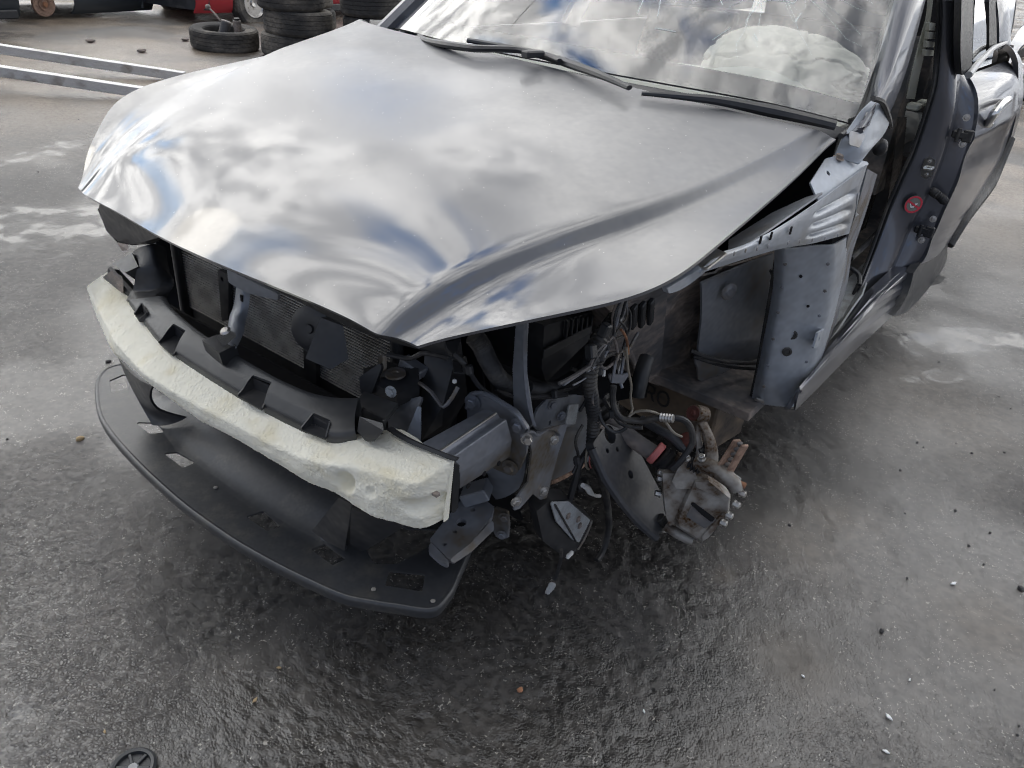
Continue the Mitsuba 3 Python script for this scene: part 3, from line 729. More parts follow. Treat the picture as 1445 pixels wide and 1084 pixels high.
# centre pillar: outer skin, weatherstrip, striker, warning sticker
PIL_L = [(-1.460, 0.691, 1.294), (-1.500, 0.724, 1.155), (-1.520, 0.748, 1.012), (-1.530, 0.747, 0.849), (-1.530, 0.734, 0.721), (-1.520, 0.727, 0.606), (-1.460, 0.733, 0.446), (-1.360, 0.744, 0.370), (-1.260, 0.753, 0.338)]
PIL_R = [(-1.520, 0.732, 1.298), (-1.560, 0.772, 1.122), (-1.580, 0.813, 0.951), (-1.590, 0.821, 0.795), (-1.590, 0.816, 0.684), (-1.580, 0.796, 0.535), (-1.530, 0.794, 0.399), (-1.470, 0.796, 0.321), (-1.420, 0.790, 0.294)]
PIL_M = [(A(a) + A(b)) / 2 + A([.014, .006, 0]) for a, b in zip(PIL_L, PIL_R)]
add(W('centre_pillar'), surf([[(A(p_) + A([-.06, -.02, 0])).tolist() for p_ in PIL_L], PIL_L, PIL_M, PIL_R, [(A(p_) + A([-.05, .0, 0])).tolist() for p_ in PIL_R]], 30, 50, th=.008, out=(1, .6, 0)), 'body_paint', 'glossy dark grey centre pillar', smooth=60)
add(W('centre_pillar', 'weatherstrip'), tube([(A(p_) + A([.012, -.012, 0])).tolist() for p_ in PIL_L], .006, 6), 'rubber')
sk = A((-1.535, 0.799, 0.787))
SR = axes(A((-1.535, 0.793, 0.831)) - A((-1.535, 0.802, 0.741)), (0, 1, 0))
SR = A([SR[0], -SR[1], -SR[2]]) if SR[2][0] < 0 else SR
st = Polygon([(.034, 0), (.026, .014), (0, .017), (-.026, .014), (-.034, 0), (-.026, -.014), (0, -.017), (.026, -.014)]).buffer(.003)
stm = trimesh.creation.extrude_polygon(st, .004, engine='earcut')
stm.vertices = stm.vertices @ SR + sk
add(W('centre_pillar', 'striker'), stm, 'chrome', 'bright door striker plate')
add(W('centre_pillar', 'striker_pin'), tube([sk + SR[2] * .004 + SR[1] * .012, sk + SR[2] * .02 + SR[1] * .012, sk + SR[2] * .02 - SR[1] * .012, sk + SR[2] * .004 - SR[1] * .012], .005, 8, 20), 'chrome')
for s_ in (-1, 1):
    add(W('centre_pillar', 'striker_screw'), hexbolt(sk + SR[0] * .022 * s_ + SR[2] * .004, SR[2], .005, .004), 'bare_steel')
# the round no-something sign on the pillar: red ring and bar, white figure
so = A((-1.535, 0.789, 0.658))
nb = unit(np.cross(A(PIL_R[5]) - A(PIL_R[4]), A(PIL_L[5]) - A(PIL_R[4])))
nb = nb if nb[0] > 0 else -nb
SX = axes(A((-1.535, 0.813, 0.664)) - so, A((-1.535, 0.780, 0.686)) - so)
SX = axes(SX[0] - nb * SX[0].dot(nb), np.cross(nb, SX[0] - nb * SX[0].dot(nb)))


def flat(g, h, lift):
    ms = [trimesh.creation.extrude_polygon(k, h, engine='earcut') for k in getattr(g, 'geoms', [g])]
    m = cat(*ms)
    m.vertices = m.vertices @ SX + so + nb * lift
    return m


SX = A([SX[0], np.cross(nb, SX[0]), nb])
rd = .031
ring = Point(0, 0).buffer(rd, quad_segs=16).difference(Point(0, 0).buffer(rd * .78, quad_segs=16))
bar = Polygon([(-rd * .75, rd * .62), (-rd * .58, rd * .78), (rd * .75, -rd * .62), (rd * .58, -rd * .78)])
add(W('warning_sticker'), flat(Point(0, 0).buffer(rd * 1.02, quad_segs=16), .0006, .006), 'stone_grey', 'round red and white prohibition sticker')
add(W('warning_sticker', 'red_ring'), flat(unary_union([ring, bar]), .0006, .0068), 'sticker_red')
fig = unary_union([Polygon([(-.013, .006), (-.010, .010), (-.0075, -.004), (.002, -.006), (.001, -.011), (-.011, -.009)]), Polygon([(.005, .001), (.008, .004), (.010, .001), (.015, .002), (.011, -.004), (.005, -.004)])])
add(W('warning_sticker', 'white_figure'), flat(fig, .0006, .0068), 'sticker_white')

# rear door, hinges, window and the arch behind it
dl = [(-1.700, 0.795, 1.074), (-1.680, 0.853, 1.008), (-1.670, 0.880, 0.909), (-1.660, 0.887, 0.757), (-1.660, 0.877, 0.605), (-1.660, 0.874, 0.469), (-1.660, 0.852, 0.381)]
dr_ = [(-2.62, .785, 1.065), (-2.698, 0.845, 0.999), (-2.808, 0.870, 0.874), (-2.846, 0.885, 0.707), (-2.645, 0.885, 0.570), (-2.241, 0.882, 0.477), (-2.113, 0.878, 0.390)]
dm1 = [(A(a) * .66 + A(b) * .34 + A([0, e, 0])) for a, b, e in zip(dl, dr_, (.0, .012, .016, .016, .014, .012, .01))]
dm2 = [(A(a) * .33 + A(b) * .67 + A([0, e, 0])) for a, b, e in zip(dl, dr_, (.0, .012, .016, .016, .014, .012, .01))]
DG = surf([dl, dm1, dm2, dr_], 60, 70, raw=True)
tt = np.linspace(0, 1, 70)[None, :]
ss = np.linspace(0, 1, 60)[:, None]
DG[..., 1] += .005 * np.exp(-((tt - .30 + .06 * ss) / .022) ** 2) - .006 * np.exp(-((tt - .40 + .06 * ss) / .06) ** 2) - .004 * np.exp(-((tt - .80) / .05) ** 2)
add(W('rear_door'), shell(DG, .03, (0, 1, 0)), 'body_paint', 'dark grey rear door, closed', smooth=50)
add(W('rear_door', 'edge_panel'), surf([[(A(p_) + A([.0, -.012, 0])).tolist() for p_ in dl], [(A(p_) + A([-.05, -.01, 0])).tolist() for p_ in PIL_R[1:8]]], 8, 30, th=.006, out=(1, .6, 0)), 'body_paint')
cl = [[(-1.569, 0.864, 0.410), (-1.741, 0.866, 0.438), (-2.049, 0.885, 0.408)], [(-1.551, 0.872, 0.335), (-1.750, 0.882, 0.336), (-2.118, 0.895, 0.312)], [(-1.432, 0.866, 0.283), (-1.685, 0.880, 0.235), (-2.012, 0.892, 0.271)]]
add(W('rear_door', 'cladding'), surf(cl, 14, 20, th=.03, out=(0, 1, 0)), 'grey_plastic', smooth=60)
for q in ((-1.600, 0.851, 0.900), (-1.600, 0.840, 0.561)):
    k = add(W('rear_door', 'hinge'), rbox(A(q), (.024, .055, .026), None, .005), 'black_plastic')
    add(k + '__pin', cyl(A(q) + A([.014, -.006, -.022]), A(q) + A([.014, -.006, .022]), .007), 'black_plastic')
    add(k + '__arm', rbox(A(q) + A([.004, .022, .0]), (.014, .03, .04), None, .004), 'black_plastic')
for q in ((-1.620, 0.847, 0.953), (-1.620, 0.863, 0.869), (-1.620, 0.857, 0.603), (-1.620, 0.844, 0.520)):
    add(W('rear_door', 'hinge_bolt'), hexbolt(q, (1, .3, 0), .008, .006), 'bare_steel')
add(W('rear_door', 'cable_boot'), tube([(-1.620, 0.824, 0.696), (-1.590, 0.851, 0.693), (-1.620, 0.872, 0.672)], .014, 10, corr=(.008, .002)), 'rubber')
hb = A((-2.317, 0.865, 0.901))
add(W('rear_door', 'handle'), tube([(-2.092, 0.878, 0.891), (-1.774, 0.905, 0.961), (-1.838, 0.910, 0.988), (-2.200, 0.885, 0.956)], [.012, .014, .014, .011], 10), 'chrome')
add(W('rear_door', 'handle_cup'), hull([(p_[0], p_[1], p_[2]) for p_ in ((-2.180, 0.872, 0.869), (-2.097, 0.872, 0.946), (-2.340, 0.872, 0.944), (-2.539, 0.872, 0.850))] + [(p_[0], p_[1] - .01, p_[2]) for p_ in ((-2.180, 0.872, 0.869), (-2.097, 0.872, 0.946), (-2.340, 0.872, 0.944), (-2.539, 0.872, 0.850))]), 'body_paint')
wl, wr = [(-1.723, 0.800, 1.087), (-1.648, 0.772, 1.218), (-1.624, 0.752, 1.300), (-1.72, .69, 1.49)], [(-2.027, 0.785, 1.127), (-1.973, 0.762, 1.230), (-1.913, 0.750, 1.297), (-2.35, .69, 1.50)]
add(W('rear_window'), surf([wl, [(-2.62, .782, 1.075), (-2.62, .745, 1.25), (-2.62, .715, 1.38), (-2.55, .69, 1.49)]], 10, 10, raw=True) is not None and grid_mesh(surf([wl, [(-2.62, .782, 1.075), (-2.62, .745, 1.25), (-2.62, .715, 1.38), (-2.55, .69, 1.49)]], 10, 10, raw=True)), 'glass', smooth=True)
add(W('rear_window', 'front_frame'), surf([[(-1.545, 0.800, 1.086), (-1.411, 0.775, 1.226), (-1.390, 0.755, 1.301), (-1.62, .685, 1.50)], [(-1.647, 0.812, 1.085), (-1.553, 0.785, 1.223), (-1.522, 0.765, 1.302), (-1.74, .695, 1.50)]], 6, 20, th=.02, out=(0, 1, 0)), 'black_plastic')
add(W('rear_window', 'sill_strip'), tube([(-1.580, 0.815, 1.086), (-1.738, 0.812, 1.121), (-2.051, 0.800, 1.147), (-2.364, 0.790, 1.147)], [.012, .010, .008, .006], 8), 'alloy_metal')
add(W('rear_window', 'rear_frame'), surf([[(-2.023, 0.790, 1.128), (-1.932, 0.768, 1.232), (-1.860, 0.756, 1.298), (-2.32, .69, 1.5)], [(-2.111, 0.795, 1.149), (-2.038, 0.775, 1.230), (-1.949, 0.762, 1.298), (-2.45, .69, 1.5)]], 6, 14, th=.02, out=(0, 1, 0)), 'black_plastic')
qp = [[(-2.267, 0.780, 1.145), (-2.136, 0.760, 1.250), (-2.048, 0.745, 1.310), (-2.6, .69, 1.49)], [(-2.439, 0.780, 1.137), (-2.234, 0.765, 1.249), (-2.121, 0.750, 1.310), (-2.9, .68, 1.46)], [(-2.953, 0.740, 1.098), (-2.550, 0.735, 1.240), (-2.399, 0.720, 1.306), (-3.3, .62, 1.42)]]
add(W('rear_pillar'), surf(qp, 10, 20, th=.02, out=(0, 1, 0)), 'body_paint')
qq = [[(-2.359, 0.790, 1.142), (-2.549, 0.830, 1.079), (-2.642, 0.850, 0.998), (-2.816, 0.872, 0.874), (-2.875, 0.888, 0.703)],
      [(-2.745, 0.760, 1.116), (-2.955, 0.800, 1.052), (-3.140, 0.820, 0.956), (-3.330, 0.840, 0.817), (-3.299, 0.860, 0.686)]]
add(W('quarter_panel'), surf(qq, 8, 20, th=.02, out=(0, 1, 0)), 'body_paint')
add(W('arch_edge'), tube([(-2.886, 0.885, 0.724), (-2.693, 0.885, 0.565), (-2.291, 0.882, 0.466), (-2.180, 0.876, 0.373)], [.02, .035, .03, .02], 10), 'rubber')

# ------------------------------------------------------------------ front end: foam absorber, bumper beam, carrier panel
fb = [(0.663, -0.460, 0.545), (0.695, -0.347, 0.550), (0.741, -0.133, 0.555), (0.744, 0.102, 0.555), (0.736, 0.283, 0.560), (0.714, 0.371, 0.565), (0.658, 0.424, 0.575), (0.665, 0.487, 0.583), (0.651, 0.577, 0.588)]
fb = [(0.635, -0.589, 0.570), (0.651, -0.531, 0.555)] + fb
fr = [(0.688, -0.582, 0.553), (0.708, -0.516, 0.525), (0.788, -0.224, 0.525), (0.804, -0.114, 0.530), (0.799, 0.016, 0.530), (0.787, 0.160, 0.530), (0.777, 0.302, 0.535), (0.769, 0.386, 0.550), (0.747, 0.437, 0.560), (0.731, 0.524, 0.568), (0.714, 0.563, 0.572), (0.647, 0.575, 0.580)]
fo = [(0.688, -0.584, 0.545), (0.712, -0.493, 0.470), (0.761, -0.333, 0.470), (0.766, -0.235, 0.475), (0.779, -0.095, 0.478), (0.784, 0.024, 0.480), (0.776, 0.136, 0.480), (0.770, 0.232, 0.480), (0.766, 0.325, 0.475), (0.749, 0.394, 0.472), (0.748, 0.468, 0.468), (0.732, 0.516, 0.468), (0.711, 0.566, 0.470), (0.684, 0.582, 0.470), (0.657, 0.581, 0.472)]
NF = 1000


def by_y(p, n=NF):
    """Resample a curve evenly across the car."""
    p = A(p)
    o = np.argsort(p[:, 1])
    p = p[o]
    t = np.linspace(0, 1, n)
    y = p[0, 1] + (p[-1, 1] - p[0, 1]) * t
    f = PchipInterpolator(p[:, 1] + np.arange(len(p)) * 1e-6, p)
    return f(y)


fb_, fr_, fo_ = by_y(fb), by_y(fr), by_y(fo)
fo_[:, 2] += .003 * np.sin(np.linspace(0, 1, NF) * 34) * np.linspace(1, .2, NF)
dp_ = np.interp(fb_[:, 1], [-.62, -.5, .47, .56, .6], [.2, 1, 1, .18, .12])[:, None]
bk_top, bk_bot = fb_ + A([-.035, 0, -.004]) * dp_, fo_ + A([-.07, 0, .0]) * dp_
mid = .45 * fr_ + .55 * fo_ + A([.006, 0, 0])
sec = np.stack([bk_top, fb_, fr_, mid, fo_, bk_bot], 1)           # NF, 6, 3
FG = A([dense(s_, 150, True) for s_ in sec])
FG[:, 1:-1] = gaussian_filter1d(FG, 3.4, axis=1, mode='nearest')[:, 1:-1]
FG = gaussian_filter1d(FG, 2.5, axis=0, mode='nearest')
for q, r0, dep, st in (((0.745, 0.417, 0.520), .020, .034, 1.0), ((0.696, 0.554, 0.520), .036, .034, .5), ((0.739, 0.475, 0.520), .012, .006, 1.)):
    e = (FG - A(q)) * A([1, 1, 1 / st])
    w_ = np.exp(-((e ** 2).sum(-1) / r0 ** 2) ** 2)
    FG[..., 0] -= dep * w_
FG += ((meshkit.fbm(FG * 30, 3, 3) - .5) * .004)[..., None] * A([1, .3, .5])
# ragged ridge where the top face meets the front, and the moulded beads standing proud all over
from scipy.spatial import cKDTree
fn_ = np.cross(np.gradient(FG, axis=1), np.gradient(FG, axis=0))
fn_ /= np.linalg.norm(fn_, axis=-1, keepdims=True) + 1e-12
if (fn_[:, 60:90] * A([1, 0, .4])).sum(-1).mean() < 0:
    fn_ = -fn_
RB = np.random.default_rng(17)
cand = FG.reshape(-1, 3)
seeds = cand[RB.permutation(len(cand))[:26000]] + RB.normal(0, .0008, (26000, 3))
keep, tree_ = np.ones(len(seeds), bool), cKDTree(seeds)
for a_, b_ in tree_.query_pairs(.0036):
    if keep[a_] and keep[b_]:
        keep[b_] = False
seeds = seeds[keep]
d1, i1 = cKDTree(seeds).query(cand, k=2)
size = RB.uniform(.5, 1.3, len(seeds))[i1[:, 0]]
hgt = np.clip((d1[:, 1] - d1[:, 0]) / .0030, 0, 1) ** .55 * .0009 * size + .0006 * (size - .9)
FG = FG + (hgt.reshape(FG.shape[:2]) - .0006)[..., None] * fn_
foam = grid_mesh(np.concatenate([FG, FG[:, :1]], 1))
caps = []
for k in (0, -1):
    r_ = FG[k]
    caps.append(trimesh.Trimesh(np.vstack([r_, r_.mean(0)]), [[i, (i + 1) % len(r_), len(r_)] for i in range(len(r_))], process=False))
foam = cat(foam, *caps)
foam.merge_vertices()
foam.fix_normals()
add(W('bumper_foam'), foam, 'foam', 'cream foam absorber across the bumper beam', smooth=45)
add(W('bumper_foam', 'drain_hole'), rbox((0.688, 0.574, 0.540), (.01, .012, .007), None, .001), 'housing_metal')
bb = [.5 * (bk_top[k] + bk_bot[k]) for k in (20, 110, 280, 500, 720, 890, NF - 60)]
add(W('bumper_beam'), surf([[b + A([-.006, 0, .052]) for b in bb], [b + A([0.005, 0, .048]) for b in bb], [b + A([.005, 0, -.05]) for b in bb], [b + A([-.006, 0, -.052]) for b in bb]], 14, 60, lin=True, th=.03, out=(1, 0, 0)), 'black_plastic')
add(W('bumper_beam', 'end_plate'), surf([[(0.657, 0.424, 0.585), (0.662, 0.485, 0.588), (0.658, 0.540, 0.592), (0.652, 0.583, 0.594)], [(0.657, 0.428, 0.592), (0.659, 0.487, 0.595), (0.655, 0.537, 0.598), (0.650, 0.585, 0.600)]], 4, 16, th=.008), 'black_plastic')
add(W('bumper_beam', 'end_plate'), plate([(0.632, 0.563, 0.570), (0.620, 0.566, 0.561), (0.620, 0.569, 0.467), (0.632, 0.564, 0.448)], .012, out=(.2, 1, 0)), 'black_plastic')

# carrier panel with its pockets
cf = [(0.671, -0.437, 0.555), (0.702, -0.330, 0.562), (0.746, -0.121, 0.565), (0.752, 0.116, 0.568), (0.744, 0.294, 0.572), (0.733, 0.367, 0.575), (0.693, 0.393, 0.580)]
cb = [(0.627, -0.340, 0.585), (0.671, -0.213, 0.600), (0.694, -0.061, 0.605), (0.704, 0.147, 0.610), (0.696, 0.248, 0.610), (0.674, 0.302, 0.610), (0.640, 0.340, 0.612)]
cf_, cb_ = by_y(cf, 100), by_y(cb, 100)
CG = A([cf_ + A([-.012, 0, -.05]), cf_ + A([-.004, 0, -.004]), cf_ * .92 + cb_ * .08 + A([0, 0, .003]), cf_ * .5 + cb_ * .5 + A([.004, 0, .004]), cb_ * .92 + cf_ * .08 + A([0, 0, .003]), cb_ + A([-.004, 0, -.002]), cb_ + A([-.01, 0, -.08])])
CG = np.stack([dense(CG[:, k], 60, True) for k in range(100)], 1)
CG = gaussian_filter1d(CG, 1.0, axis=0, mode='nearest')
CG = A([gaussian_filter1d(CG[k], 1.5, axis=0, mode='nearest') for k in range(60)])
carrier = shell(CG, .004, (1, 0, 1))
add(W('carrier_panel'), carrier, 'grey_plastic', 'black plastic shutter carrier behind the foam', smooth=40)


def pocket(q):
    """An open-fronted pocket let into the carrier's slope: back wall, floor and two cheeks proud of the panel by a hair."""
    a, b, c_, d_ = [A(t) for t in q]                       # left front, left back, right back, right front
    dn = A([0, 0, -.022])
    k = add(W('carrier_panel', 'pocket'), cat(plate([b, c_, c_ + dn, b + dn], .003, out=(1, 0, 0), rnd=0), plate([a, b, b + dn, a + dn * .2], .003, out=(0, 1, 0), rnd=0), plate([d_, c_, c_ + dn, d_ + dn * .2], .003, out=(0, -1, 0), rnd=0), plate([a + dn * .2, d_ + dn * .2, c_ + dn, b + dn], .003, rnd=0)), 'black_plastic', smooth=False)


import manifold3d as m3d
cut = []
pq = [((0.702, -0.341, 0.565), (0.681, -0.345, 0.582), (0.698, -0.294, 0.582), (0.711, -0.307, 0.566)),
      ((0.740, -0.178, 0.568), (0.698, -0.185, 0.588), (0.702, -0.133, 0.588), (0.749, -0.111, 0.568)),
      ((0.756, 0.122, 0.572), (0.720, 0.123, 0.594), (0.715, 0.173, 0.594), (0.754, 0.191, 0.573)),
      ((0.747, 0.298, 0.574), (0.723, 0.302, 0.595), (0.718, 0.340, 0.595), (0.738, 0.351, 0.576))]
car_man = m3d.Manifold(m3d.Mesh(np.asarray(carrier.vertices, np.float32), np.asarray(carrier.faces, np.uint32)))
for q in pq:
    pts = [A(t) + A([0, 0, e]) for t in q for e in (.03, -.06)]
    car_man = car_man - m3d.Manifold.hull_points(A(pts, dtype=np.float64)) if car_man.num_tri() else car_man
if car_man.num_tri() > 500:
    key0 = W('carrier_panel')
    scene[key0] = mikit.ply(car_man, 'grey_plastic', smooth=40)
for q in pq:
    pocket(q)

# end brackets of the carrier, both sides
lb = [(0.600, 0.295, 0.575), (0.600, 0.302, 0.589), (0.600, 0.396, 0.600), (0.620, 0.377, 0.572), (0.620, 0.309, 0.567)]
add(W('carrier_bracket'), hull(list(A([(0.600, 0.289, 0.572), (0.585, 0.287, 0.578), (0.585, 0.379, 0.590), (0.625, 0.386, 0.577), (0.625, 0.315, 0.575)])) + [A(p_) + A([0, 0, -.012]) for p_ in ((0.600, 0.289, 0.572), (0.585, 0.287, 0.578), (0.585, 0.379, 0.590), (0.625, 0.386, 0.577), (0.625, 0.315, 0.575))]), 'grey_plastic')
add(W('carrier_bracket', 'clip'), hull([(0.690, 0.389, 0.614), (0.690, 0.448, 0.627), (0.700, 0.461, 0.622), (0.700, 0.437, 0.588), (0.700, 0.415, 0.578), (0.700, 0.394, 0.589), (0.640, 0.333, 0.565), (0.640, 0.396, 0.579), (0.660, 0.383, 0.545)]), 'black_plastic')
add(W('carrier_bracket', 'wall'), plate([(0.627, 0.319, 0.573), (0.627, 0.386, 0.577), (0.627, 0.388, 0.562), (0.627, 0.318, 0.552)], .004, out=(1, 0, 0)), 'grey_plastic')
add(W('carrier_bracket', 'frame'), beam((0.630, 0.324, 0.582), (0.630, 0.320, 0.528), .006, .006), 'grey_plastic')
add(W('carrier_bracket', 'frame'), beam((0.630, 0.389, 0.579), (0.630, 0.387, 0.550), .006, .006), 'grey_plastic')
# body-coloured end wall behind it, with the bright flange
add(W('crossmember_end'), plate([(0.550, 0.314, 0.541), (0.530, 0.387, 0.587), (0.530, 0.389, 0.575), (0.570, 0.383, 0.506), (0.580, 0.344, 0.509)], .006, out=(1, .3, 0)), 'primer_dark')
add(W('crossmember_end', 'flange'), plate([(0.545, 0.401, 0.594), (0.575, 0.430, 0.514), (0.585, 0.398, 0.522)], .004, out=(1, .6, 0)), 'primer_paint')
add(W('crossmember_end', 'edge_strip'), beam((0.600, 0.369, 0.533), (0.600, 0.431, 0.534), .02, .006), 'black_plastic')
# latch support block left of the radiator
blk = [(0.560, 0.256, 0.582), (0.560, 0.352, 0.588), (0.520, 0.373, 0.606), (0.500, 0.350, 0.621), (0.500, 0.261, 0.601), (0.530, 0.225, 0.582)]
add(W('radiator_mount'), hull(list(A(blk)) + [A(p_) + A([0, 0, -.03]) for p_ in blk]), 'black_plastic')
add(W('radiator_mount', 'washer'), lathe([(0, .001), (.006, .001), (.008, .003), (.020, .004), (.021, 0)], A((0.535, 0.322, 0.606)) + A([0, 0, .004]), (.1, 0, 1)), 'frame_metal')
add(W('radiator_mount', 'bolt'), hexbolt((0.575, 0.351, 0.600), (1, .3, .1), .008, .007), 'pale_plastic')
add(W('radiator_mount', 'post'), plate([(0.530, 0.268, 0.632), (0.530, 0.282, 0.637), (0.550, 0.302, 0.602), (0.550, 0.288, 0.594)], .01, out=(1, .2, 0)), 'frame_metal')
add(W('radiator_mount', 'hood_stay'), plate([(0.570, 0.257, 0.591), (0.550, 0.295, 0.631), (0.550, 0.299, 0.620), (0.570, 0.291, 0.566), (0.580, 0.269, 0.561)], .01, out=(1, 0, 0)), 'black_plastic')
add(W('upper_crossmember'), surf([[(.55, -.52, .775), (.60, -.2, .80), (.61, 0, .805), (.60, .25, .79), (.54, .46, .765)], [(.57, -.52, .745), (.625, -.2, .765), (.635, 0, .768), (.62, .25, .755), (.55, .46, .735)], [(.55, -.52, .71), (.60, -.2, .725), (.61, 0, .73), (.60, .25, .715), (.53, .46, .70)]], 10, 30, th=.008, out=(1, 0, 0)), 'black_plastic')
add(W('relay_block'), rbox((0.490, 0.327, 0.610), (.03, .055, .022), axes((1, .1, 0), (0, 1, -.25)), .003), 'frame_metal')

# radiator behind: core, fins, tanks, stay
RX = .46
y0, y1, z0, z1 = -.55, .24, .40, .74
add(W('radiator'), rbox((RX - .015, (y0 + y1) / 2, (z0 + z1) / 2), (.025, y1 - y0, z1 - z0), None, .003), 'core_metal', 'radiator core with thin metal fins')
n_f = 46
for i in range(n_f):
    z_ = z0 + (z1 - z0) * (i + .5) / n_f
    if z_ > .44:
        add(W('radiator', 'fin'), rbox((RX - .001, (y0 + y1) / 2, z_), (.006, y1 - y0 - .01, .0020), None, .0004), 'fin_metal', smooth=False)
add(W('radiator', 'side_tank'), tube([(RX, y0, z0), (RX, y0, z1 + .05)], .018, 14, 6, lin=True), 'black_plastic')
add(W('radiator', 'side_tank'), tube([(RX, y1 + .01, z0), (RX, y1 + .01, z1 + .02)], .014, 14, 6, lin=True), 'black_plastic')
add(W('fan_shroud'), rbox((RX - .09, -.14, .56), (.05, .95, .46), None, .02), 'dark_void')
add(W('core_strut'), plate([(0.475, -0.354, 0.606), (0.475, -0.310, 0.605), (0.475, -0.334, 0.478), (0.475, -0.365, 0.457)], .012, holes=[((0.475, -0.340, 0.584), .006)], out=(1, 0, 0)), 'black_plastic')
add(W('core_strut'), plate([(0.475, -0.035, 0.602), (0.475, 0.013, 0.601), (0.475, -0.003, 0.399), (0.475, -0.045, 0.388)], .012, out=(1, 0, 0)), 'black_plastic')
# latch stay: bracket from the crossmember down to the carrier
add(W('latch_stay'), surf([[(0.600, -0.088, 0.680), (0.620, -0.085, 0.631), (0.660, -0.045, 0.616), (0.700, -0.002, 0.623)], [(0.610, -0.048, 0.690), (0.630, -0.039, 0.646), (0.668, 0.001, 0.632), (0.708, 0.039, 0.632)], [(0.600, -0.038, 0.685), (0.620, -0.029, 0.641), (0.660, 0.012, 0.627), (0.700, 0.048, 0.626)]], 14, 20, th=.004, out=(1, 0, .3)), 'primer_dark', 'grey steel latch stay')
add(W('latch_stay', 'head'), plate([(0.615, -0.090, 0.725), (0.615, 0.077, 0.724), (0.612, 0.071, 0.708), (0.612, -0.028, 0.690), (0.612, -0.076, 0.691), (0.612, -0.095, 0.694)], .006, out=(1, 0, 0)), 'primer_dark')
add(W('latch_stay', 'foot'), hull(list(A([(0.725, -0.033, 0.620), (0.700, -0.017, 0.630), (0.700, 0.046, 0.630), (0.738, 0.045, 0.626)])) + [A(t) + A([-.005, 0, -.03]) for t in ((0.725, -0.033, 0.620), (0.700, -0.017, 0.630), (0.700, 0.046, 0.630), (0.738, 0.045, 0.626))]), 'black_plastic')
add(W('latch_stay', 'pad'), hull([A(q) + A([0, 0, e]) for q in [(0.722, 0.019, 0.648), (0.722, 0.057, 0.677), (0.722, 0.084, 0.678), (0.722, 0.035, 0.637)] for e in (0, -.008)]), 'grey_plastic')
add(W('latch_stay', 'bolt'), lathe([(0, .004), (.007, .004), (.010, .002), (.011, 0)], A((0.725, 0.055, 0.670)) + A([0, 0, .003]), (.5, 0, 1), 20), 'bare_steel')
add(W('latch_stay', 'slot'), rbox((0.616, -0.047, 0.674), (.003, .007, .015), None, .001), 'dark_void')
# horn
hq = A((0.600, 0.157, 0.673))
hn = unit((.9, .25, .25))
add(W('horn'), lathe([(0, .012), (.008, .012), (.010, .008), (.030, .010), (.046, .004), (.048, -.02), (.03, -.03), (0, -.03)], hq, hn, 30), 'black_plastic', 'black horn with a flared trumpet')
tr_ = [(0.600, 0.192, 0.721), (0.610, 0.245, 0.710), (0.615, 0.257, 0.675), (0.620, 0.244, 0.638)]
add(W('horn', 'trumpet'), hull(list(A([(0.600, 0.185, 0.706), (0.580, 0.198, 0.708), (0.580, 0.226, 0.696), (0.590, 0.250, 0.637), (0.620, 0.231, 0.618), (0.635, 0.176, 0.626), (0.610, 0.179, 0.640), (0.560, 0.185, 0.591)]))), 'black_plastic')
add(W('horn', 'wiring'), tube([(0.580, 0.106, 0.669), (0.580, 0.092, 0.615), (0.580, 0.117, 0.598)], .005, 8), 'rubber')

# far-side headlamp bracket and hanging lamp remains
add(W('right_lamp_bracket'), hull([(0.600, -0.627, 0.728), (0.620, -0.297, 0.743), (0.580, -0.449, 0.669), (0.580, -0.550, 0.638), (0.570, -0.642, 0.617), (0.580, -0.666, 0.643), (0.580, -0.689, 0.692), (0.500, -0.779, 0.645), (0.480, -0.600, 0.611)]), 'black_plastic', 'broken black headlamp bracket under the far hood corner')
add(W('right_lamp_bracket', 'torn_tab'), hull([(0.590, -0.600, 0.632), (0.590, -0.582, 0.616), (0.590, -0.552, 0.627), (0.580, -0.564, 0.636), (0.560, -0.653, 0.610)]), 'housing_metal')
fp = [(0.630, -0.561, 0.600), (0.600, -0.513, 0.634), (0.620, -0.453, 0.622), (0.645, -0.472, 0.607)]
add(W('right_carrier_end'), hull(list(A(fp)) + [A(t) + A([-.02, 0, -.022]) for t in fp]), 'grey_plastic', 'black boxy end of the carrier')
add(W('right_carrier_end', 'clip'), hull([A(q) + A([0, 0, e]) for q in [(0.650, -0.579, 0.564), (0.650, -0.523, 0.600), (0.650, -0.479, 0.597), (0.650, -0.489, 0.568), (0.650, -0.543, 0.543)] for e in (0, -.016)]), 'housing_metal')
add(W('right_carrier_end', 'wall'), surf([[(0.590, -0.529, 0.628), (0.570, -0.465, 0.663), (0.540, -0.467, 0.648)], [(0.620, -0.457, 0.617), (0.590, -0.423, 0.616), (0.550, -0.441, 0.592)], [(0.640, -0.465, 0.562), (0.600, -0.406, 0.573), (0.570, -0.396, 0.583)], [(0.670, -0.439, 0.554), (0.640, -0.375, 0.574), (0.600, -0.379, 0.560)]], 20, 16, th=.006, out=(1, 0, 0)), 'black_plastic')

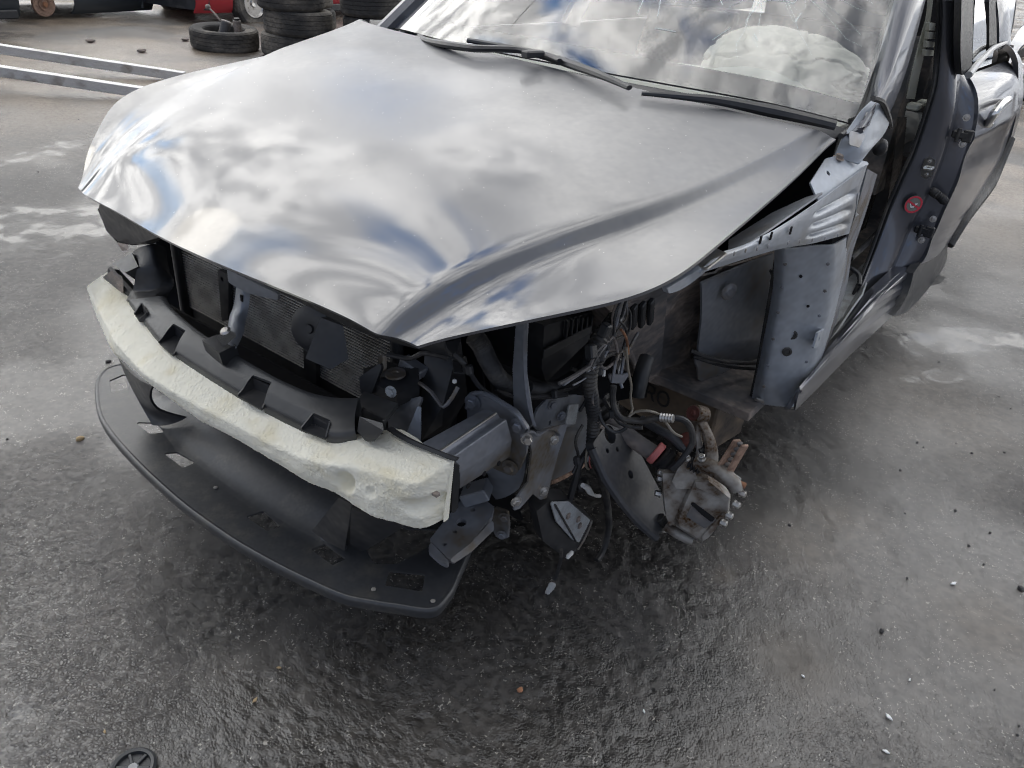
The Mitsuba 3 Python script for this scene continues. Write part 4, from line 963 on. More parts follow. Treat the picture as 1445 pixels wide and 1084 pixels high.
# ------------------------------------------------------------------ undertray
TZ = .25
ot = [(664, 767), (655, 790), (648, 806), (634, 836), (618, 855), (556, 852), (518, 846), (489, 840), (432, 816), (380, 790), (321, 755), (266, 716), (218, 675), (174, 631), (146, 594), (137, 557), (141, 530), (155, 518), (170, 514)]
OT = A([(0.489, 0.500, 0.250), (0.535, 0.522, 0.250), (0.567, 0.536, 0.250), (0.624, 0.560, 0.250), (0.664, 0.567, 0.250), (0.716, 0.502, 0.250), (0.743, 0.456, 0.250), (0.762, 0.419, 0.250), (0.784, 0.327, 0.250), (0.800, 0.233, 0.250), (0.813, 0.111, 0.250), (0.817, -0.023, 0.250), (0.811, -0.165, 0.250), (0.796, -0.325, 0.250), (0.772, -0.461, 0.250), (0.722, -0.588, 0.250), (0.668, -0.676, 0.250), (0.627, -0.702, 0.250), (0.599, -0.697, 0.250)])
OTs = dense(OT, 160)
inner = A([(.34, -.62, TZ), (.34, .40, TZ)])
g = Polygon(np.vstack([OTs[:, :2], inner[:, :2]])).buffer(0)
holes_t = [[(0.663, -0.634), (0.619, -0.639), (0.653, -0.566), (0.692, -0.574)], [(0.721, -0.401), (0.690, -0.365), (0.699, -0.315), (0.725, -0.333)], [(0.746, -0.236), (0.723, -0.220), (0.718, -0.153), (0.746, -0.155)], [(0.752, 0.091), (0.718, 0.103), (0.723, 0.169), (0.750, 0.160)], [(0.725, 0.270), (0.698, 0.280), (0.697, 0.342), (0.725, 0.336)], [(0.694, 0.454), (0.661, 0.433), (0.621, 0.491), (0.657, 0.518)], [(0.646, 0.345), (0.666, 0.394), (0.637, 0.429), (0.565, 0.440), (0.501, 0.425), (0.561, 0.353)]]
for h_ in holes_t:
    g = g.difference(Polygon(h_).buffer(-.003).buffer(.004, quad_segs=3))
tray = trimesh.creation.extrude_polygon(g, .004, engine='earcut')
tv, tf = trimesh.remesh.subdivide_to_size(tray.vertices, tray.faces, .025)
tray = trimesh.Trimesh(tv, tf)
tray.merge_vertices()
rings = Polygon(OTs[:, :2])


def tray_z(x, y):
    """Flat brim, then a scoop that rises towards the radiator between the two side walls."""
    s_ = np.clip((.735 - x - .10 * np.abs(y / .6) ** 2) / .13, 0, 1)
    lim = np.clip((.42 - np.abs(y + .05)) / .08, 0, 1)
    s_ = s_ * s_ * (3 - 2 * s_)
    return TZ - .004 + .055 * s_ * lim


vz = tray.vertices.copy()
vz[:, 2] += tray_z(vz[:, 0], vz[:, 1])
tray.vertices = vz
nrm = np.gradient(OTs, axis=0)
nrm = np.stack([nrm[:, 1], -nrm[:, 0], 0 * nrm[:, 0]], -1)
nrm /= np.linalg.norm(nrm, axis=1, keepdims=True)
cen = OTs.mean(0)
nrm *= np.sign(((OTs - cen) * nrm).sum(1))[:, None]
lipG = A([OTs + A([0, 0, -.001]) - nrm * .006, OTs + A([0, 0, .002]), OTs + nrm * .004 + A([0, 0, -.001]), OTs + nrm * .006 + A([0, 0, -.006]), OTs + nrm * .004 + A([0, 0, -.022]), OTs - nrm * .006 + A([0, 0, -.03])])
lipG = np.stack([dense(lipG[:, k], 18) for k in range(160)], 1)
add(W('undertray'), tray, 'tray_plastic', 'black plastic undertray with rectangular cut-outs', smooth=30)
add(W('undertray', 'lip'), shell(lipG, .003, (1, 0, 0)), 'tray_plastic', smooth=60)
for q in ((0.718, 0.447, 0.252), (0.663, 0.553, 0.252), (0.740, -0.038, 0.252)):
    add(W('undertray', 'rivet'), lathe([(0, .002), (.003, .002), (.0045, .001), (.005, 0)], q, (0, 0, 1), 14), 'stone_grey')
# side walls of the scoop and the dark duct under the foam
add(W('duct_wall'), surf([[(0.700, -0.475, 0.400), (0.715, -0.403, 0.397), (0.730, -0.264, 0.417)], [(0.700, -0.420, 0.307), (0.700, -0.398, 0.296), (0.700, -0.314, 0.313)], [(0.705, -0.353, 0.256), (0.690, -0.323, 0.263), (0.660, -0.272, 0.293)]], 10, 12, th=.006, out=(1, 0, 0)), 'black_plastic')
add(W('duct_wall'), hull([(0.720, 0.359, 0.432), (0.715, 0.389, 0.429), (0.700, 0.344, 0.274), (0.690, 0.225, 0.244), (0.660, 0.211, 0.231)]), 'black_plastic')
add(W('duct_wall'), plate([(0.715, 0.393, 0.428), (0.710, 0.448, 0.426), (0.680, 0.491, 0.412), (0.660, 0.361, 0.269), (0.700, 0.351, 0.282)], .006, out=(1, .4, 0)), 'black_plastic')
add(W('duct_brace'), plate([(0.699, 0.260, 0.256), (0.670, 0.275, 0.275), (0.677, 0.326, 0.262), (0.686, 0.330, 0.256)], .004), 'grey_plastic')
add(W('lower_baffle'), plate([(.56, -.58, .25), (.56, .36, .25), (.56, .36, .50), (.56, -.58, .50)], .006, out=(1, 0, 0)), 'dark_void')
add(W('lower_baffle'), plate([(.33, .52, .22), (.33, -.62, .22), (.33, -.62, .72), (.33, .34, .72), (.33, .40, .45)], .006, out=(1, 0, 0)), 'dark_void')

# ------------------------------------------------------------------ crash box, mounting plate, brackets at the front left
c0, c1 = A((.618, .52, .545)), A((.43, .52, .545))
top_i, top_r = [(0.641, 0.490, 0.578), (0.468, 0.497, 0.578)], [(0.640, 0.535, 0.585), (0.472, 0.530, 0.585)]
sd_u, sd_l, sd_b = [(0.624, 0.556, 0.577), (0.477, 0.556, 0.585)], [(0.612, 0.562, 0.537), (0.461, 0.562, 0.533)], [(0.602, 0.556, 0.492), (0.454, 0.556, 0.486)]
XG = [top_i, [(A(a) * .96 + A(b) * .04) for a, b in zip(top_r, top_i)], top_r, [(A(a) + A(b)) / 2 + A([0, -.004, -.006]) for a, b in zip(top_r, sd_u)], sd_u, [(A(a) * .7 + A(b) * .3) for a, b in zip(sd_u, sd_l)], sd_l, sd_b, [A(p_) + A([0, -.07, -.01]) for p_ in sd_b]]
XR = A([dense([A(r_[0]), A(r_[1])], 30, True) for r_ in XG])
add(W('crash_box'), shell(np.stack([dense(XR[:, k], 60, True) for k in range(30)], 1), .004, (0, .6, 1)), 'frame_metal', 'grey steel crash box behind the foam', smooth=25)
for q in ((0.590, 0.564, 0.496), (0.544, 0.564, 0.499), (0.501, 0.564, 0.500)):
    add(W('crash_box', 'hole'), cyl(A(q), A(q) + A([0, .002, 0]), .0055, 10), 'dark_void')
add(W('crash_box', 'bright_edge'), tube([(0.643, 0.539, 0.588), (0.477, 0.532, 0.588)], .0022, 6, 4, lin=True), 'bare_steel')
pl = [(0.440, 0.427, 0.553), (0.440, 0.437, 0.574), (0.440, 0.483, 0.594), (0.440, 0.551, 0.585), (0.440, 0.583, 0.560), (0.440, 0.584, 0.501), (0.440, 0.571, 0.453), (0.440, 0.548, 0.429), (0.440, 0.504, 0.425), (0.440, 0.434, 0.498)]
add(W('mounting_plate'), plate(pl, .006, out=(1, .2, 0), rnd=.012), 'frame_metal')
add(W('mounting_plate', 'rim'), tube([A(t) + A([.003, 0, 0]) for t in ((0.440, 0.432, 0.539), (0.440, 0.439, 0.573), (0.440, 0.483, 0.592), (0.440, 0.551, 0.581), (0.440, 0.581, 0.558))], .005, 8), 'frame_metal')
for q in ((0.445, 0.448, 0.561), (0.445, 0.563, 0.558), (0.445, 0.553, 0.454)):
    add(W('mounting_plate', 'bolt'), hexbolt(q, (1, .2, 0), .011, .009, 1.6), 'frame_metal')
add(W('mounting_plate', 'clip_nut'), hexbolt((0.450, 0.588, 0.543), (.7, .7, .2), .009, .012, 1.3), 'bare_steel')
add(W('rear_plate'), surf([[(0.400, 0.468, 0.370), (0.400, 0.483, 0.430), (0.400, 0.557, 0.467)], [(0.390, 0.464, 0.320), (0.390, 0.502, 0.340), (0.390, 0.552, 0.409)], [(0.380, 0.478, 0.292), (0.380, 0.508, 0.318), (0.380, 0.535, 0.353)]], 10, 10, th=.01, out=(1, .3, 0)), 'primer_dark')
vb = [(0.446, 0.585, 0.561), (0.409, 0.585, 0.533), (0.354, 0.575, 0.515), (0.257, 0.560, 0.473), (0.291, 0.565, 0.414), (0.325, 0.575, 0.316), (0.356, 0.580, 0.333), (0.395, 0.582, 0.374), (0.449, 0.590, 0.372), (0.472, 0.590, 0.382), (0.477, 0.590, 0.407), (0.421, 0.585, 0.422), (0.417, 0.585, 0.490)]
add(W('splash_bracket'), plate(vb, .004, out=(.5, 1, 0), rnd=.003), 'frame_metal', 'flat grey steel bracket below the crash box')
for q in ((0.470, 0.592, 0.404), (0.352, 0.580, 0.355), (0.329, 0.575, 0.473)):
    add(W('splash_bracket', 'bolt'), hexbolt(q, (.5, 1, 0), .008, .006), 'bare_steel')
add(W('splash_bracket', 'edge'), tube([(0.472, 0.590, 0.560), (0.446, 0.592, 0.559), (0.417, 0.590, 0.536), (0.361, 0.580, 0.518), (0.298, 0.570, 0.468)], .003, 6), 'frame_metal')
tb = [(0.400, 0.520, 0.535), (0.410, 0.513, 0.651), (0.420, 0.518, 0.764), (0.420, 0.540, 0.772), (0.410, 0.542, 0.663), (0.400, 0.566, 0.547), (0.400, 0.558, 0.526)]
add(W('vertical_brace'), plate(tb, .005, out=(1, .4, 0), rnd=.002), 'primer_dark')
add(W('vertical_brace', 'flange'), surf([[(0.420, 0.536, 0.765), (0.415, 0.542, 0.665), (0.410, 0.555, 0.589), (0.405, 0.570, 0.544)], [(0.420, 0.544, 0.768), (0.410, 0.547, 0.662), (0.405, 0.560, 0.586), (0.400, 0.576, 0.541)]], 4, 24, th=.004, out=(.2, 1, 0)), 'frame_metal')
ap = [(0.302, 0.500, 0.508), (0.254, 0.500, 0.513), (0.123, 0.500, 0.460), (0.047, 0.490, 0.419), (0.037, 0.490, 0.321), (0.202, 0.510, 0.416), (0.289, 0.520, 0.443), (0.328, 0.520, 0.484)]
add(W('apron_panel'), plate(ap, .005, holes=[((0.246, 0.510, 0.446), .006)], out=(.4, 1, 0)), 'primer_dark')
for q in ((0.247, 0.512, 0.495), (0.210, 0.515, 0.450)):
    add(W('apron_panel', 'bolt'), hexbolt(q, (.4, 1, 0), .008, .005), 'frame_metal')
add(W('apron_panel', 'label_plate'), plate([(0.182, 0.515, 0.466), (0.138, 0.515, 0.450), (0.150, 0.520, 0.401), (0.195, 0.520, 0.423)], .003, out=(.4, 1, 0)), 'pale_plastic')
ib = [(0.265, 0.480, 0.424), (-0.014, 0.460, 0.358), (-0.071, 0.460, 0.174), (-0.027, 0.460, 0.150), (0.068, 0.470, 0.179), (0.145, 0.480, 0.215), (0.197, 0.490, 0.223)]
add(W('frame_rail'), surf([[(0.296, 0.500, 0.449), (0.158, 0.480, 0.415), (-0.023, 0.460, 0.375)], [(0.254, 0.510, 0.368), (0.125, 0.490, 0.322), (-0.041, 0.470, 0.263)], [(0.197, 0.500, 0.246), (0.086, 0.480, 0.199), (-0.061, 0.460, 0.156)]], 16, 20, th=.03, out=(.3, 1, 0)), 'primer_dark')
add(W('frame_rail', 'rust_edge'), tube([(0.205, 0.505, 0.253), (0.095, 0.485, 0.204), (-0.021, 0.470, 0.170)], .005, 8), 'copper_pad')
# tow/subframe arm below: open channel with holes and an end plate
sb_t = [(0.581, 0.466, 0.300), (0.451, 0.444, 0.325), (0.428, 0.467, 0.330), (0.436, 0.515, 0.325), (0.459, 0.528, 0.320), (0.535, 0.539, 0.310), (0.597, 0.533, 0.300)]
add(W('lower_arm'), plate(sb_t, .012, holes=[((0.510, 0.488, 0.315), .011), ((0.469, 0.484, 0.320), .0055), ((0.536, 0.494, 0.310), .0045), ((0.573, 0.499, 0.305), .0045)], out=(.2, .2, 1), rnd=.004), 'frame_metal', 'grey steel lower channel with round holes')
add(W('lower_arm', 'front_lip'), plate([(0.583, 0.467, 0.300), (0.599, 0.534, 0.300), (0.608, 0.542, 0.298), (0.611, 0.521, 0.298), (0.605, 0.486, 0.298)], .01, holes=[], out=(1, 0, .2)), 'frame_metal')
add(W('lower_arm', 'side_wall'), plate([(0.597, 0.534, 0.300), (0.535, 0.539, 0.310), (0.461, 0.533, 0.320), (0.478, 0.550, 0.310), (0.548, 0.551, 0.300), (0.593, 0.542, 0.292)], .006, out=(0, 1, .2)), 'frame_metal')
add(W('lower_arm', 'end_plate'), plate([(0.400, 0.490, 0.289), (0.400, 0.525, 0.297), (0.400, 0.532, 0.262), (0.400, 0.532, 0.225), (0.400, 0.501, 0.210), (0.400, 0.479, 0.234)], .006, out=(1, .5, 0)), 'frame_metal')
for q in ((0.405, 0.521, 0.282), (0.405, 0.519, 0.231)):
    add(W('lower_arm', 'bolt'), hexbolt(q, (1, .5, 0), .008, .006), 'frame_metal')
add(W('lower_arm', 'link'), beam((0.456, 0.448, 0.330), (0.431, 0.494, 0.360), .05, .03), 'primer_dark')

# ------------------------------------------------------------------ engine bay seen under the hood edge: dark boxes, hoses, loom
add(W('lamp_tray'), hull([(0.500, 0.359, 0.556), (0.460, 0.330, 0.646), (0.420, 0.388, 0.672), (0.400, 0.398, 0.532), (0.500, 0.418, 0.565), (0.500, 0.418, 0.518), (0.530, 0.391, 0.483), (0.430, 0.369, 0.444)]), 'black_plastic')
add(W('lamp_tray', 'edge'), tube([(0.520, 0.373, 0.605), (0.530, 0.401, 0.610), (0.530, 0.443, 0.586), (0.500, 0.454, 0.622)], .004, 8), 'frame_metal')
add(W('lamp_tray', 'tab'), rbox((0.490, 0.436, 0.623), (.008, .008, .008), None, .002), 'white_plastic')
add(W('lamp_connector'), rbox((0.460, 0.423, 0.642), (.02, .026, .034), axes((1, .3, 0), (0, 1, .2)), .003), 'grey_plastic')
add(W('lamp_connector', 'socket'), rbox(A((0.460, 0.423, 0.644)) + A([.011, .003, 0]), (.004, .018, .024), axes((1, .3, 0), (0, 1, .2)), .001), 'dark_void')
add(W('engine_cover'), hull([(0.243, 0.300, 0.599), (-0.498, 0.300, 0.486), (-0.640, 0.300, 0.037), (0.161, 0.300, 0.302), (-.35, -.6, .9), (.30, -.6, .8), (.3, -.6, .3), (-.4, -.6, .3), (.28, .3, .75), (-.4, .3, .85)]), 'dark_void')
ax = [(0.234, 0.460, 0.663), (0.038, 0.460, 0.633), (0.033, 0.460, 0.557), (0.203, 0.460, 0.511), (0.227, 0.460, 0.557)]
add(W('air_box'), hull(list(A(ax)) + [A(t) + A([0, -.16, 0]) for t in ax]), 'black_plastic')
for a_, b_ in zip([(0.156, 0.466, 0.652), (0.135, 0.466, 0.648), (0.115, 0.466, 0.644), (0.093, 0.466, 0.640), (0.072, 0.466, 0.635), (0.050, 0.466, 0.631)], [(0.152, 0.466, 0.591), (0.132, 0.466, 0.590), (0.111, 0.466, 0.588), (0.090, 0.466, 0.586), (0.069, 0.466, 0.584), (0.048, 0.466, 0.581)]):
    add(W('air_box', 'rib'), beam(a_, b_, .006, .008, (0, 1, 0)), 'black_plastic')
add(W('air_box', 'band'), beam((0.240, 0.468, 0.600), (0.051, 0.468, 0.596), .006, .022, (0, 0, 1)), 'grey_plastic')
add(W('ribbed_hose'), tube([(0.482, 0.470, 0.731), (0.467, 0.480, 0.706), (0.442, 0.480, 0.663), (0.394, 0.470, 0.606), (0.333, 0.460, 0.557)], .017, 14, corr=(.006, .0018)), 'rubber', 'black ribbed hose curving out of the engine bay')
add(W('ribbed_hose'), tube([(0.334, 0.500, 0.572), (0.274, 0.500, 0.542), (0.202, 0.500, 0.522), (0.134, 0.500, 0.521), (0.084, 0.490, 0.528)], .014, 14, corr=(.007, .0016)), 'rubber')
lm = [[(0.122, 0.560, 0.684), (0.173, 0.570, 0.665), (0.208, 0.570, 0.628), (0.207, 0.570, 0.576), (0.185, 0.575, 0.498), (0.163, 0.575, 0.432), (0.165, 0.575, 0.362)]]
add(W('wiring_loom'), tube(lm[0], [.011, .019, .018, .016, .016, .015, .010], 14, corr=(.010, .0012)), 'rubber', 'thick taped wiring loom hanging at the front corner')
R5 = np.random.default_rng(11)
LOOM = [[(0.123, 0.579, 0.728), (0.119, 0.579, 0.690), (0.165, 0.579, 0.666), (0.182, 0.579, 0.625), (0.238, 0.579, 0.605)],
        [(0.055, 0.538, 0.693), (0.063, 0.538, 0.658), (0.093, 0.538, 0.626), (0.125, 0.538, 0.589)],
        [(0.064, 0.537, 0.696), (0.083, 0.537, 0.664), (0.056, 0.537, 0.613), (0.137, 0.537, 0.584)],
        [(0.073, 0.548, 0.702), (0.080, 0.548, 0.666), (0.078, 0.548, 0.624), (0.138, 0.548, 0.589), (0.163, 0.548, 0.568)],
        [(0.132, 0.584, 0.732), (0.127, 0.584, 0.695), (0.181, 0.584, 0.674), (0.190, 0.584, 0.632), (0.252, 0.584, 0.612)],
        [(0.131, 0.572, 0.728), (0.148, 0.572, 0.697), (0.149, 0.572, 0.658), (0.202, 0.572, 0.629), (0.227, 0.572, 0.609)],
        [(0.063, 0.550, 0.699), (0.057, 0.550, 0.660), (0.135, 0.550, 0.645), (0.126, 0.550, 0.600), (0.205, 0.550, 0.579)],
        [(0.147, 0.583, 0.736), (0.159, 0.583, 0.705), (0.150, 0.583, 0.662), (0.213, 0.583, 0.632), (0.231, 0.583, 0.612), (0.333, 0.583, 0.612)],
        [(0.153, 0.583, 0.738), (0.171, 0.583, 0.709), (0.161, 0.583, 0.666), (0.223, 0.583, 0.639), (0.240, 0.583, 0.619), (0.346, 0.583, 0.619)],
        [(0.101, 0.563, 0.715), (0.108, 0.563, 0.681), (0.151, 0.563, 0.655), (0.169, 0.563, 0.618)],
        [(0.071, 0.553, 0.703), (0.067, 0.553, 0.664), (0.126, 0.553, 0.643), (0.133, 0.553, 0.600)],
        [(0.122, 0.573, 0.725), (0.128, 0.573, 0.691), (0.137, 0.573, 0.654), (0.186, 0.573, 0.620)],
        [(0.076, 0.548, 0.703), (0.086, 0.548, 0.669), (0.088, 0.548, 0.628), (0.145, 0.548, 0.594), (0.171, 0.548, 0.573)],
        [(0.108, 0.563, 0.717), (0.120, 0.563, 0.685), (0.162, 0.563, 0.659), (0.179, 0.563, 0.625), (0.233, 0.563, 0.605)],
        [(0.157, 0.586, 0.741), (0.173, 0.586, 0.711), (0.159, 0.586, 0.667), (0.225, 0.586, 0.639), (0.240, 0.586, 0.619)],
        [(0.150, 0.587, 0.739), (0.158, 0.587, 0.706), (0.156, 0.587, 0.666), (0.213, 0.587, 0.633), (0.236, 0.587, 0.614)],
        [(0.113, 0.566, 0.720), (0.125, 0.566, 0.688), (0.126, 0.566, 0.647), (0.181, 0.566, 0.616)],
        [(0.120, 0.573, 0.725), (0.126, 0.573, 0.690), (0.169, 0.573, 0.665), (0.186, 0.573, 0.628), (0.240, 0.573, 0.608), (0.304, 0.573, 0.603)],
        [(0.126, 0.570, 0.725), (0.142, 0.570, 0.695), (0.137, 0.570, 0.653), (0.195, 0.570, 0.624), (0.217, 0.570, 0.604), (0.320, 0.570, 0.603)],
        [(0.077, 0.556, 0.706), (0.073, 0.556, 0.667), (0.138, 0.556, 0.648), (0.140, 0.556, 0.605), (0.210, 0.556, 0.584)],
        [(0.079, 0.556, 0.706), (0.074, 0.556, 0.668), (0.129, 0.556, 0.645), (0.140, 0.556, 0.603)],
        [(0.098, 0.569, 0.717), (0.090, 0.569, 0.677), (0.117, 0.569, 0.645), (0.154, 0.569, 0.603), (0.198, 0.569, 0.583), (0.266, 0.569, 0.577)],
        [(0.159, 0.585, 0.691), (0.107, 0.585, 0.651), (0.087, 0.585, 0.606), (0.106, 0.585, 0.587)],
        [(0.233, 0.585, 0.635), (0.200, 0.585, 0.610), (0.165, 0.585, 0.609), (0.123, 0.585, 0.605)],
        [(0.238, 0.585, 0.612), (0.199, 0.585, 0.562), (0.202, 0.585, 0.528), (0.169, 0.585, 0.486)],
        [(0.169, 0.585, 0.486), (0.174, 0.585, 0.460), (0.146, 0.585, 0.420)]]
strands = [tube([A(q) + R5.normal(0, .003, 3) for q in s_], R5.uniform(.0022, .005), 6) for s_ in LOOM]
for s_ in strands:
    add(W('wiring_loom', 'strand'), s_, ('rubber', 'grey_plastic', 'housing_metal', 'frame_metal')[R5.integers(0, 4)])
for q, m_ in (((0.209, 0.590, 0.692), 'grey_plastic'), ((0.187, 0.575, 0.588), 'black_plastic'), ((0.196, 0.580, 0.627), 'black_plastic'), ((0.090, 0.565, 0.560), 'black_plastic'), ((0.234, 0.580, 0.648), 'grey_plastic')):
    add(W('wiring_loom', 'plug'), rbox(q, (.022, .02, .03), axes((1, R5.normal(0, .4), .2), (0, 1, R5.normal(0, .4))), .003), m_)
add(W('wiring_loom', 'white_tag'), rbox((0.174, 0.585, 0.576), (.006, .006, .016), axes((1, 0, .2), (0, 1, .2)), .001), 'white_plastic')
# loom tails: thin branch, bare tan wires, fat cut hose, dangling module with plug
add(W('loom_branch'), tube([(0.167, 0.575, 0.371), (0.202, 0.575, 0.344), (0.218, 0.575, 0.281), (0.236, 0.575, 0.225), (0.266, 0.575, 0.202)], .008, 8), 'rubber')
add(W('loom_branch', 'bare_wire'), tube([(0.184, 0.580, 0.386), (0.197, 0.585, 0.372), (0.191, 0.585, 0.342), (0.164, 0.580, 0.311)], .003, 6), 'wire_tan')
add(W('loom_branch', 'bare_wire'), tube([(0.174, 0.580, 0.381), (0.179, 0.585, 0.359), (0.154, 0.580, 0.310)], .002, 6), 'pink_plastic')
add(W('cut_hose'), tube([(0.165, 0.580, 0.357), (0.115, 0.585, 0.271), (0.064, 0.590, 0.167), (0.043, 0.600, 0.067), (0.061, 0.605, 0.009), (0.100, 0.610, -0.002)], [.007, .0085, .009, .009, .0085, .008], 10), 'rubber', 'black cut hose hanging down to the ground')
mq = [(0.362, 0.575, 0.303), (0.321, 0.580, 0.312), (0.240, 0.582, 0.265), (0.107, 0.582, 0.123), (0.154, 0.582, 0.061), (0.204, 0.580, 0.056), (0.325, 0.578, 0.195)]
add(W('control_module'), hull([A(t) for t in mq] + [A(t) + A([-.02, -.04, 0]) for t in mq]), 'black_plastic', 'small dangling control module with a silver cover')
add(W('control_module', 'silver_cover'), plate([(0.333, 0.590, 0.319), (0.253, 0.590, 0.273), (0.134, 0.590, 0.144), (0.174, 0.590, 0.098), (0.209, 0.590, 0.130), (0.295, 0.590, 0.239)], .004, out=(.3, 1, .2)), 'pale_plastic')
add(W('control_module', 'cover_rib'), beam((0.318, 0.592, 0.305), (0.197, 0.592, 0.119), .004, .005, (0, 1, 0), .001), 'black_plastic')
add(W('control_module', 'bright_edge'), tube([(0.122, 0.588, 0.133), (0.134, 0.588, 0.102), (0.172, 0.588, 0.072)], .0025, 6), 'bare_steel')
for q in ((0.251, 0.592, 0.231), (0.200, 0.592, 0.189), (0.188, 0.592, 0.162)):
    add(W('control_module', 'terminal'), rbox(q, (.012, .006, .014), None, .002), 'housing_metal')
add(W('control_module', 'lug'), rbox((0.216, 0.592, 0.088), (.024, .008, .012), None, .002), 'white_plastic')
add(W('control_module', 'lead'), tube([(0.257, 0.590, 0.131), (0.246, 0.585, 0.077), (0.250, 0.580, 0.023)], .0045, 8), 'rubber')
pg = A((0.267, 0.580, 0.002))
PR = axes(A((0.243, 0.580, -0.016)) - pg, A((0.267, 0.580, -0.031)) - pg)
add(W('control_module', 'plug'), rbox(pg, (.021, .036, .012), PR, .002), 'pale_plastic', 'grey plug at the end of the lead')
add(W('white_clip'), tube([(0.201, 0.590, 0.290), (0.183, 0.592, 0.275), (0.153, 0.590, 0.239), (0.096, 0.585, 0.195)], [.006, .008, .004, .005], 8), 'white_plastic', 'bright white broken clip')
add(W('clip_holder'), blob((0.164, 0.570, 0.261), (.022, .012, .02), 4, .2), 'black_plastic')

# wheel housing: dirty sheet metal, strut tower wall, firewall side
wh = [[(0.026, 0.530, 0.671), (-0.114, 0.560, 0.688), (-0.312, 0.580, 0.668), (-0.698, 0.620, 0.648)],
      [(-0.072, 0.500, 0.554), (-0.224, 0.490, 0.538), (-0.425, 0.520, 0.504), (-0.732, 0.620, 0.487)],
      [(-0.164, 0.480, 0.432), (-0.331, 0.450, 0.378), (-0.562, 0.490, 0.331), (-0.775, 0.620, 0.328)],
      [(-0.253, 0.480, 0.330), (-0.408, 0.450, 0.278), (-0.626, 0.500, 0.197), (-0.799, 0.630, 0.123)]]
WH = surf(wh, 70, 90, raw=True)
WH[..., 1] += (meshkit.fbm(WH * 9 + 4, 3, 2) - .5) * .05 * np.clip((np.linspace(1, 0, 90)[None, :] - .25) * 3, 0, 1)
WH[:, 52:56, 1] -= .006
WH[34:37, 60:88, 1] -= .005
add(W('wheel_housing'), shell(WH, .006, (.3, 1, 0)), 'housing_metal', 'rust dusted bare wheel housing', smooth=60)
wp = [[(-0.228, 0.600, 0.672), (-0.408, 0.615, 0.668), (-0.629, 0.632, 0.656)], [(-0.319, 0.585, 0.541), (-0.492, 0.605, 0.512), (-0.692, 0.635, 0.481)], [(-0.390, 0.570, 0.402), (-0.575, 0.600, 0.333), (-0.738, 0.640, 0.299)], [(-0.449, 0.565, 0.294), (-0.579, 0.600, 0.225), (-0.730, 0.645, 0.159)]]
WP = surf(wp, 40, 40, raw=True)
WP[..., 1] += .012 * np.exp(-(((np.linspace(0, 1, 40)[:, None] - .62) / .08) ** 2 + ((np.linspace(0, 1, 40)[None, :] - .55) / .3) ** 2)) - .008 * np.exp(-((np.linspace(0, 1, 40)[:, None] - .80) / .04) ** 2)
add(W('bulkhead_panel'), shell(WP, .006, (.4, 1, 0)), 'primer_dark', 'dark blue grey bulkhead panel inside the wheel arch', smooth=60)
add(W('bulkhead_panel', 'stud_boss'), lathe([(0, .006), (.010, .006), (.014, .003), (.022, .002), (.024, 0)], A((-0.364, 0.625, 0.617)), (.6, 1, 0)), 'frame_metal')
add(W('brake_line'), tube([(-0.358, 0.560, 0.422), (-0.396, 0.600, 0.401), (-0.492, 0.630, 0.362), (-0.599, 0.670, 0.334)], .006, 8), 'rubber')
add(W('brake_line'), tube([(-0.383, 0.560, 0.395), (-0.428, 0.600, 0.373), (-0.515, 0.630, 0.337), (-0.602, 0.670, 0.312)], .005, 8), 'rubber')
add(W('wing_bracket'), cat(plate([(-0.405, 0.700, 0.688), (-0.476, 0.715, 0.685), (-0.484, 0.715, 0.659), (-0.444, 0.700, 0.657)], .004, out=(1, .5, 0)), tube([(-0.438, 0.700, 0.651), (-0.466, 0.710, 0.631), (-0.460, 0.715, 0.650)], .004, 6)), 'black_plastic')
add(W('strut_rib'), beam((-0.018, 0.535, 0.655), (-0.060, 0.520, 0.581), .02, .012, (0, 1, 0)), 'black_plastic')
add(W('strut_rib'), beam((-0.049, 0.540, 0.654), (-0.095, 0.525, 0.575), .02, .012, (0, 1, 0)), 'black_plastic')
add(W('strut_rib'), beam((-0.081, 0.545, 0.653), (-0.129, 0.530, 0.573), .02, .012, (0, 1, 0)), 'black_plastic')
add(W('tower_panel'), hull([(0.070, 0.520, 0.667), (-0.153, 0.550, 0.655), (-0.331, 0.480, 0.456), (-0.473, 0.440, 0.210), (-0.263, 0.440, 0.332), (-0.078, 0.460, 0.477), (-.2, .2, .5), (-.2, .2, .8), (.1, .2, .8)]), 'housing_metal')
add(W('bump_stop'), tube([(-0.172, 0.520, 0.455), (-0.136, 0.530, 0.421), (-0.116, 0.540, 0.370)], [.02, .021, .017], 14), 'grey_plastic')

# ------------------------------------------------------------------ suspension: control arm, drive shaft, links, caliper
ca_a = [(856, 600), (888, 612), (908, 650), (930, 690), (944, 722), (940, 752), (925, 752), (900, 726), (872, 690), (850, 655), (836, 628)]
CA = A([(0.112, 0.580, 0.414), (0.040, 0.607, 0.367), (0.031, 0.652, 0.306), (0.021, 0.702, 0.237), (0.015, 0.741, 0.185), (0.064, 0.763, 0.162), (0.107, 0.752, 0.184), (0.148, 0.715, 0.239), (0.180, 0.670, 0.304), (0.195, 0.629, 0.361), (0.194, 0.595, 0.406)])
CA_H = A([(0.117, 0.596, 0.394), (0.153, 0.614, 0.375), (0.115, 0.619, 0.362), (0.107, 0.660, 0.306)])
add(W('control_arm'), plate(CA, .022, holes=[(CA_H[0], .022), (CA_H[1], .006), (CA_H[2], .006), (CA_H[3], .010)], out=(.2, .2, 1), rnd=.01), 'arm_metal', 'pressed steel control arm, dirty grey')
add(W('control_arm', 'edge_flange'), tube([CA[k] + A([.002, .002, -.012]) for k in (10, 9, 8, 7, 6)], .011, 8), 'arm_metal')
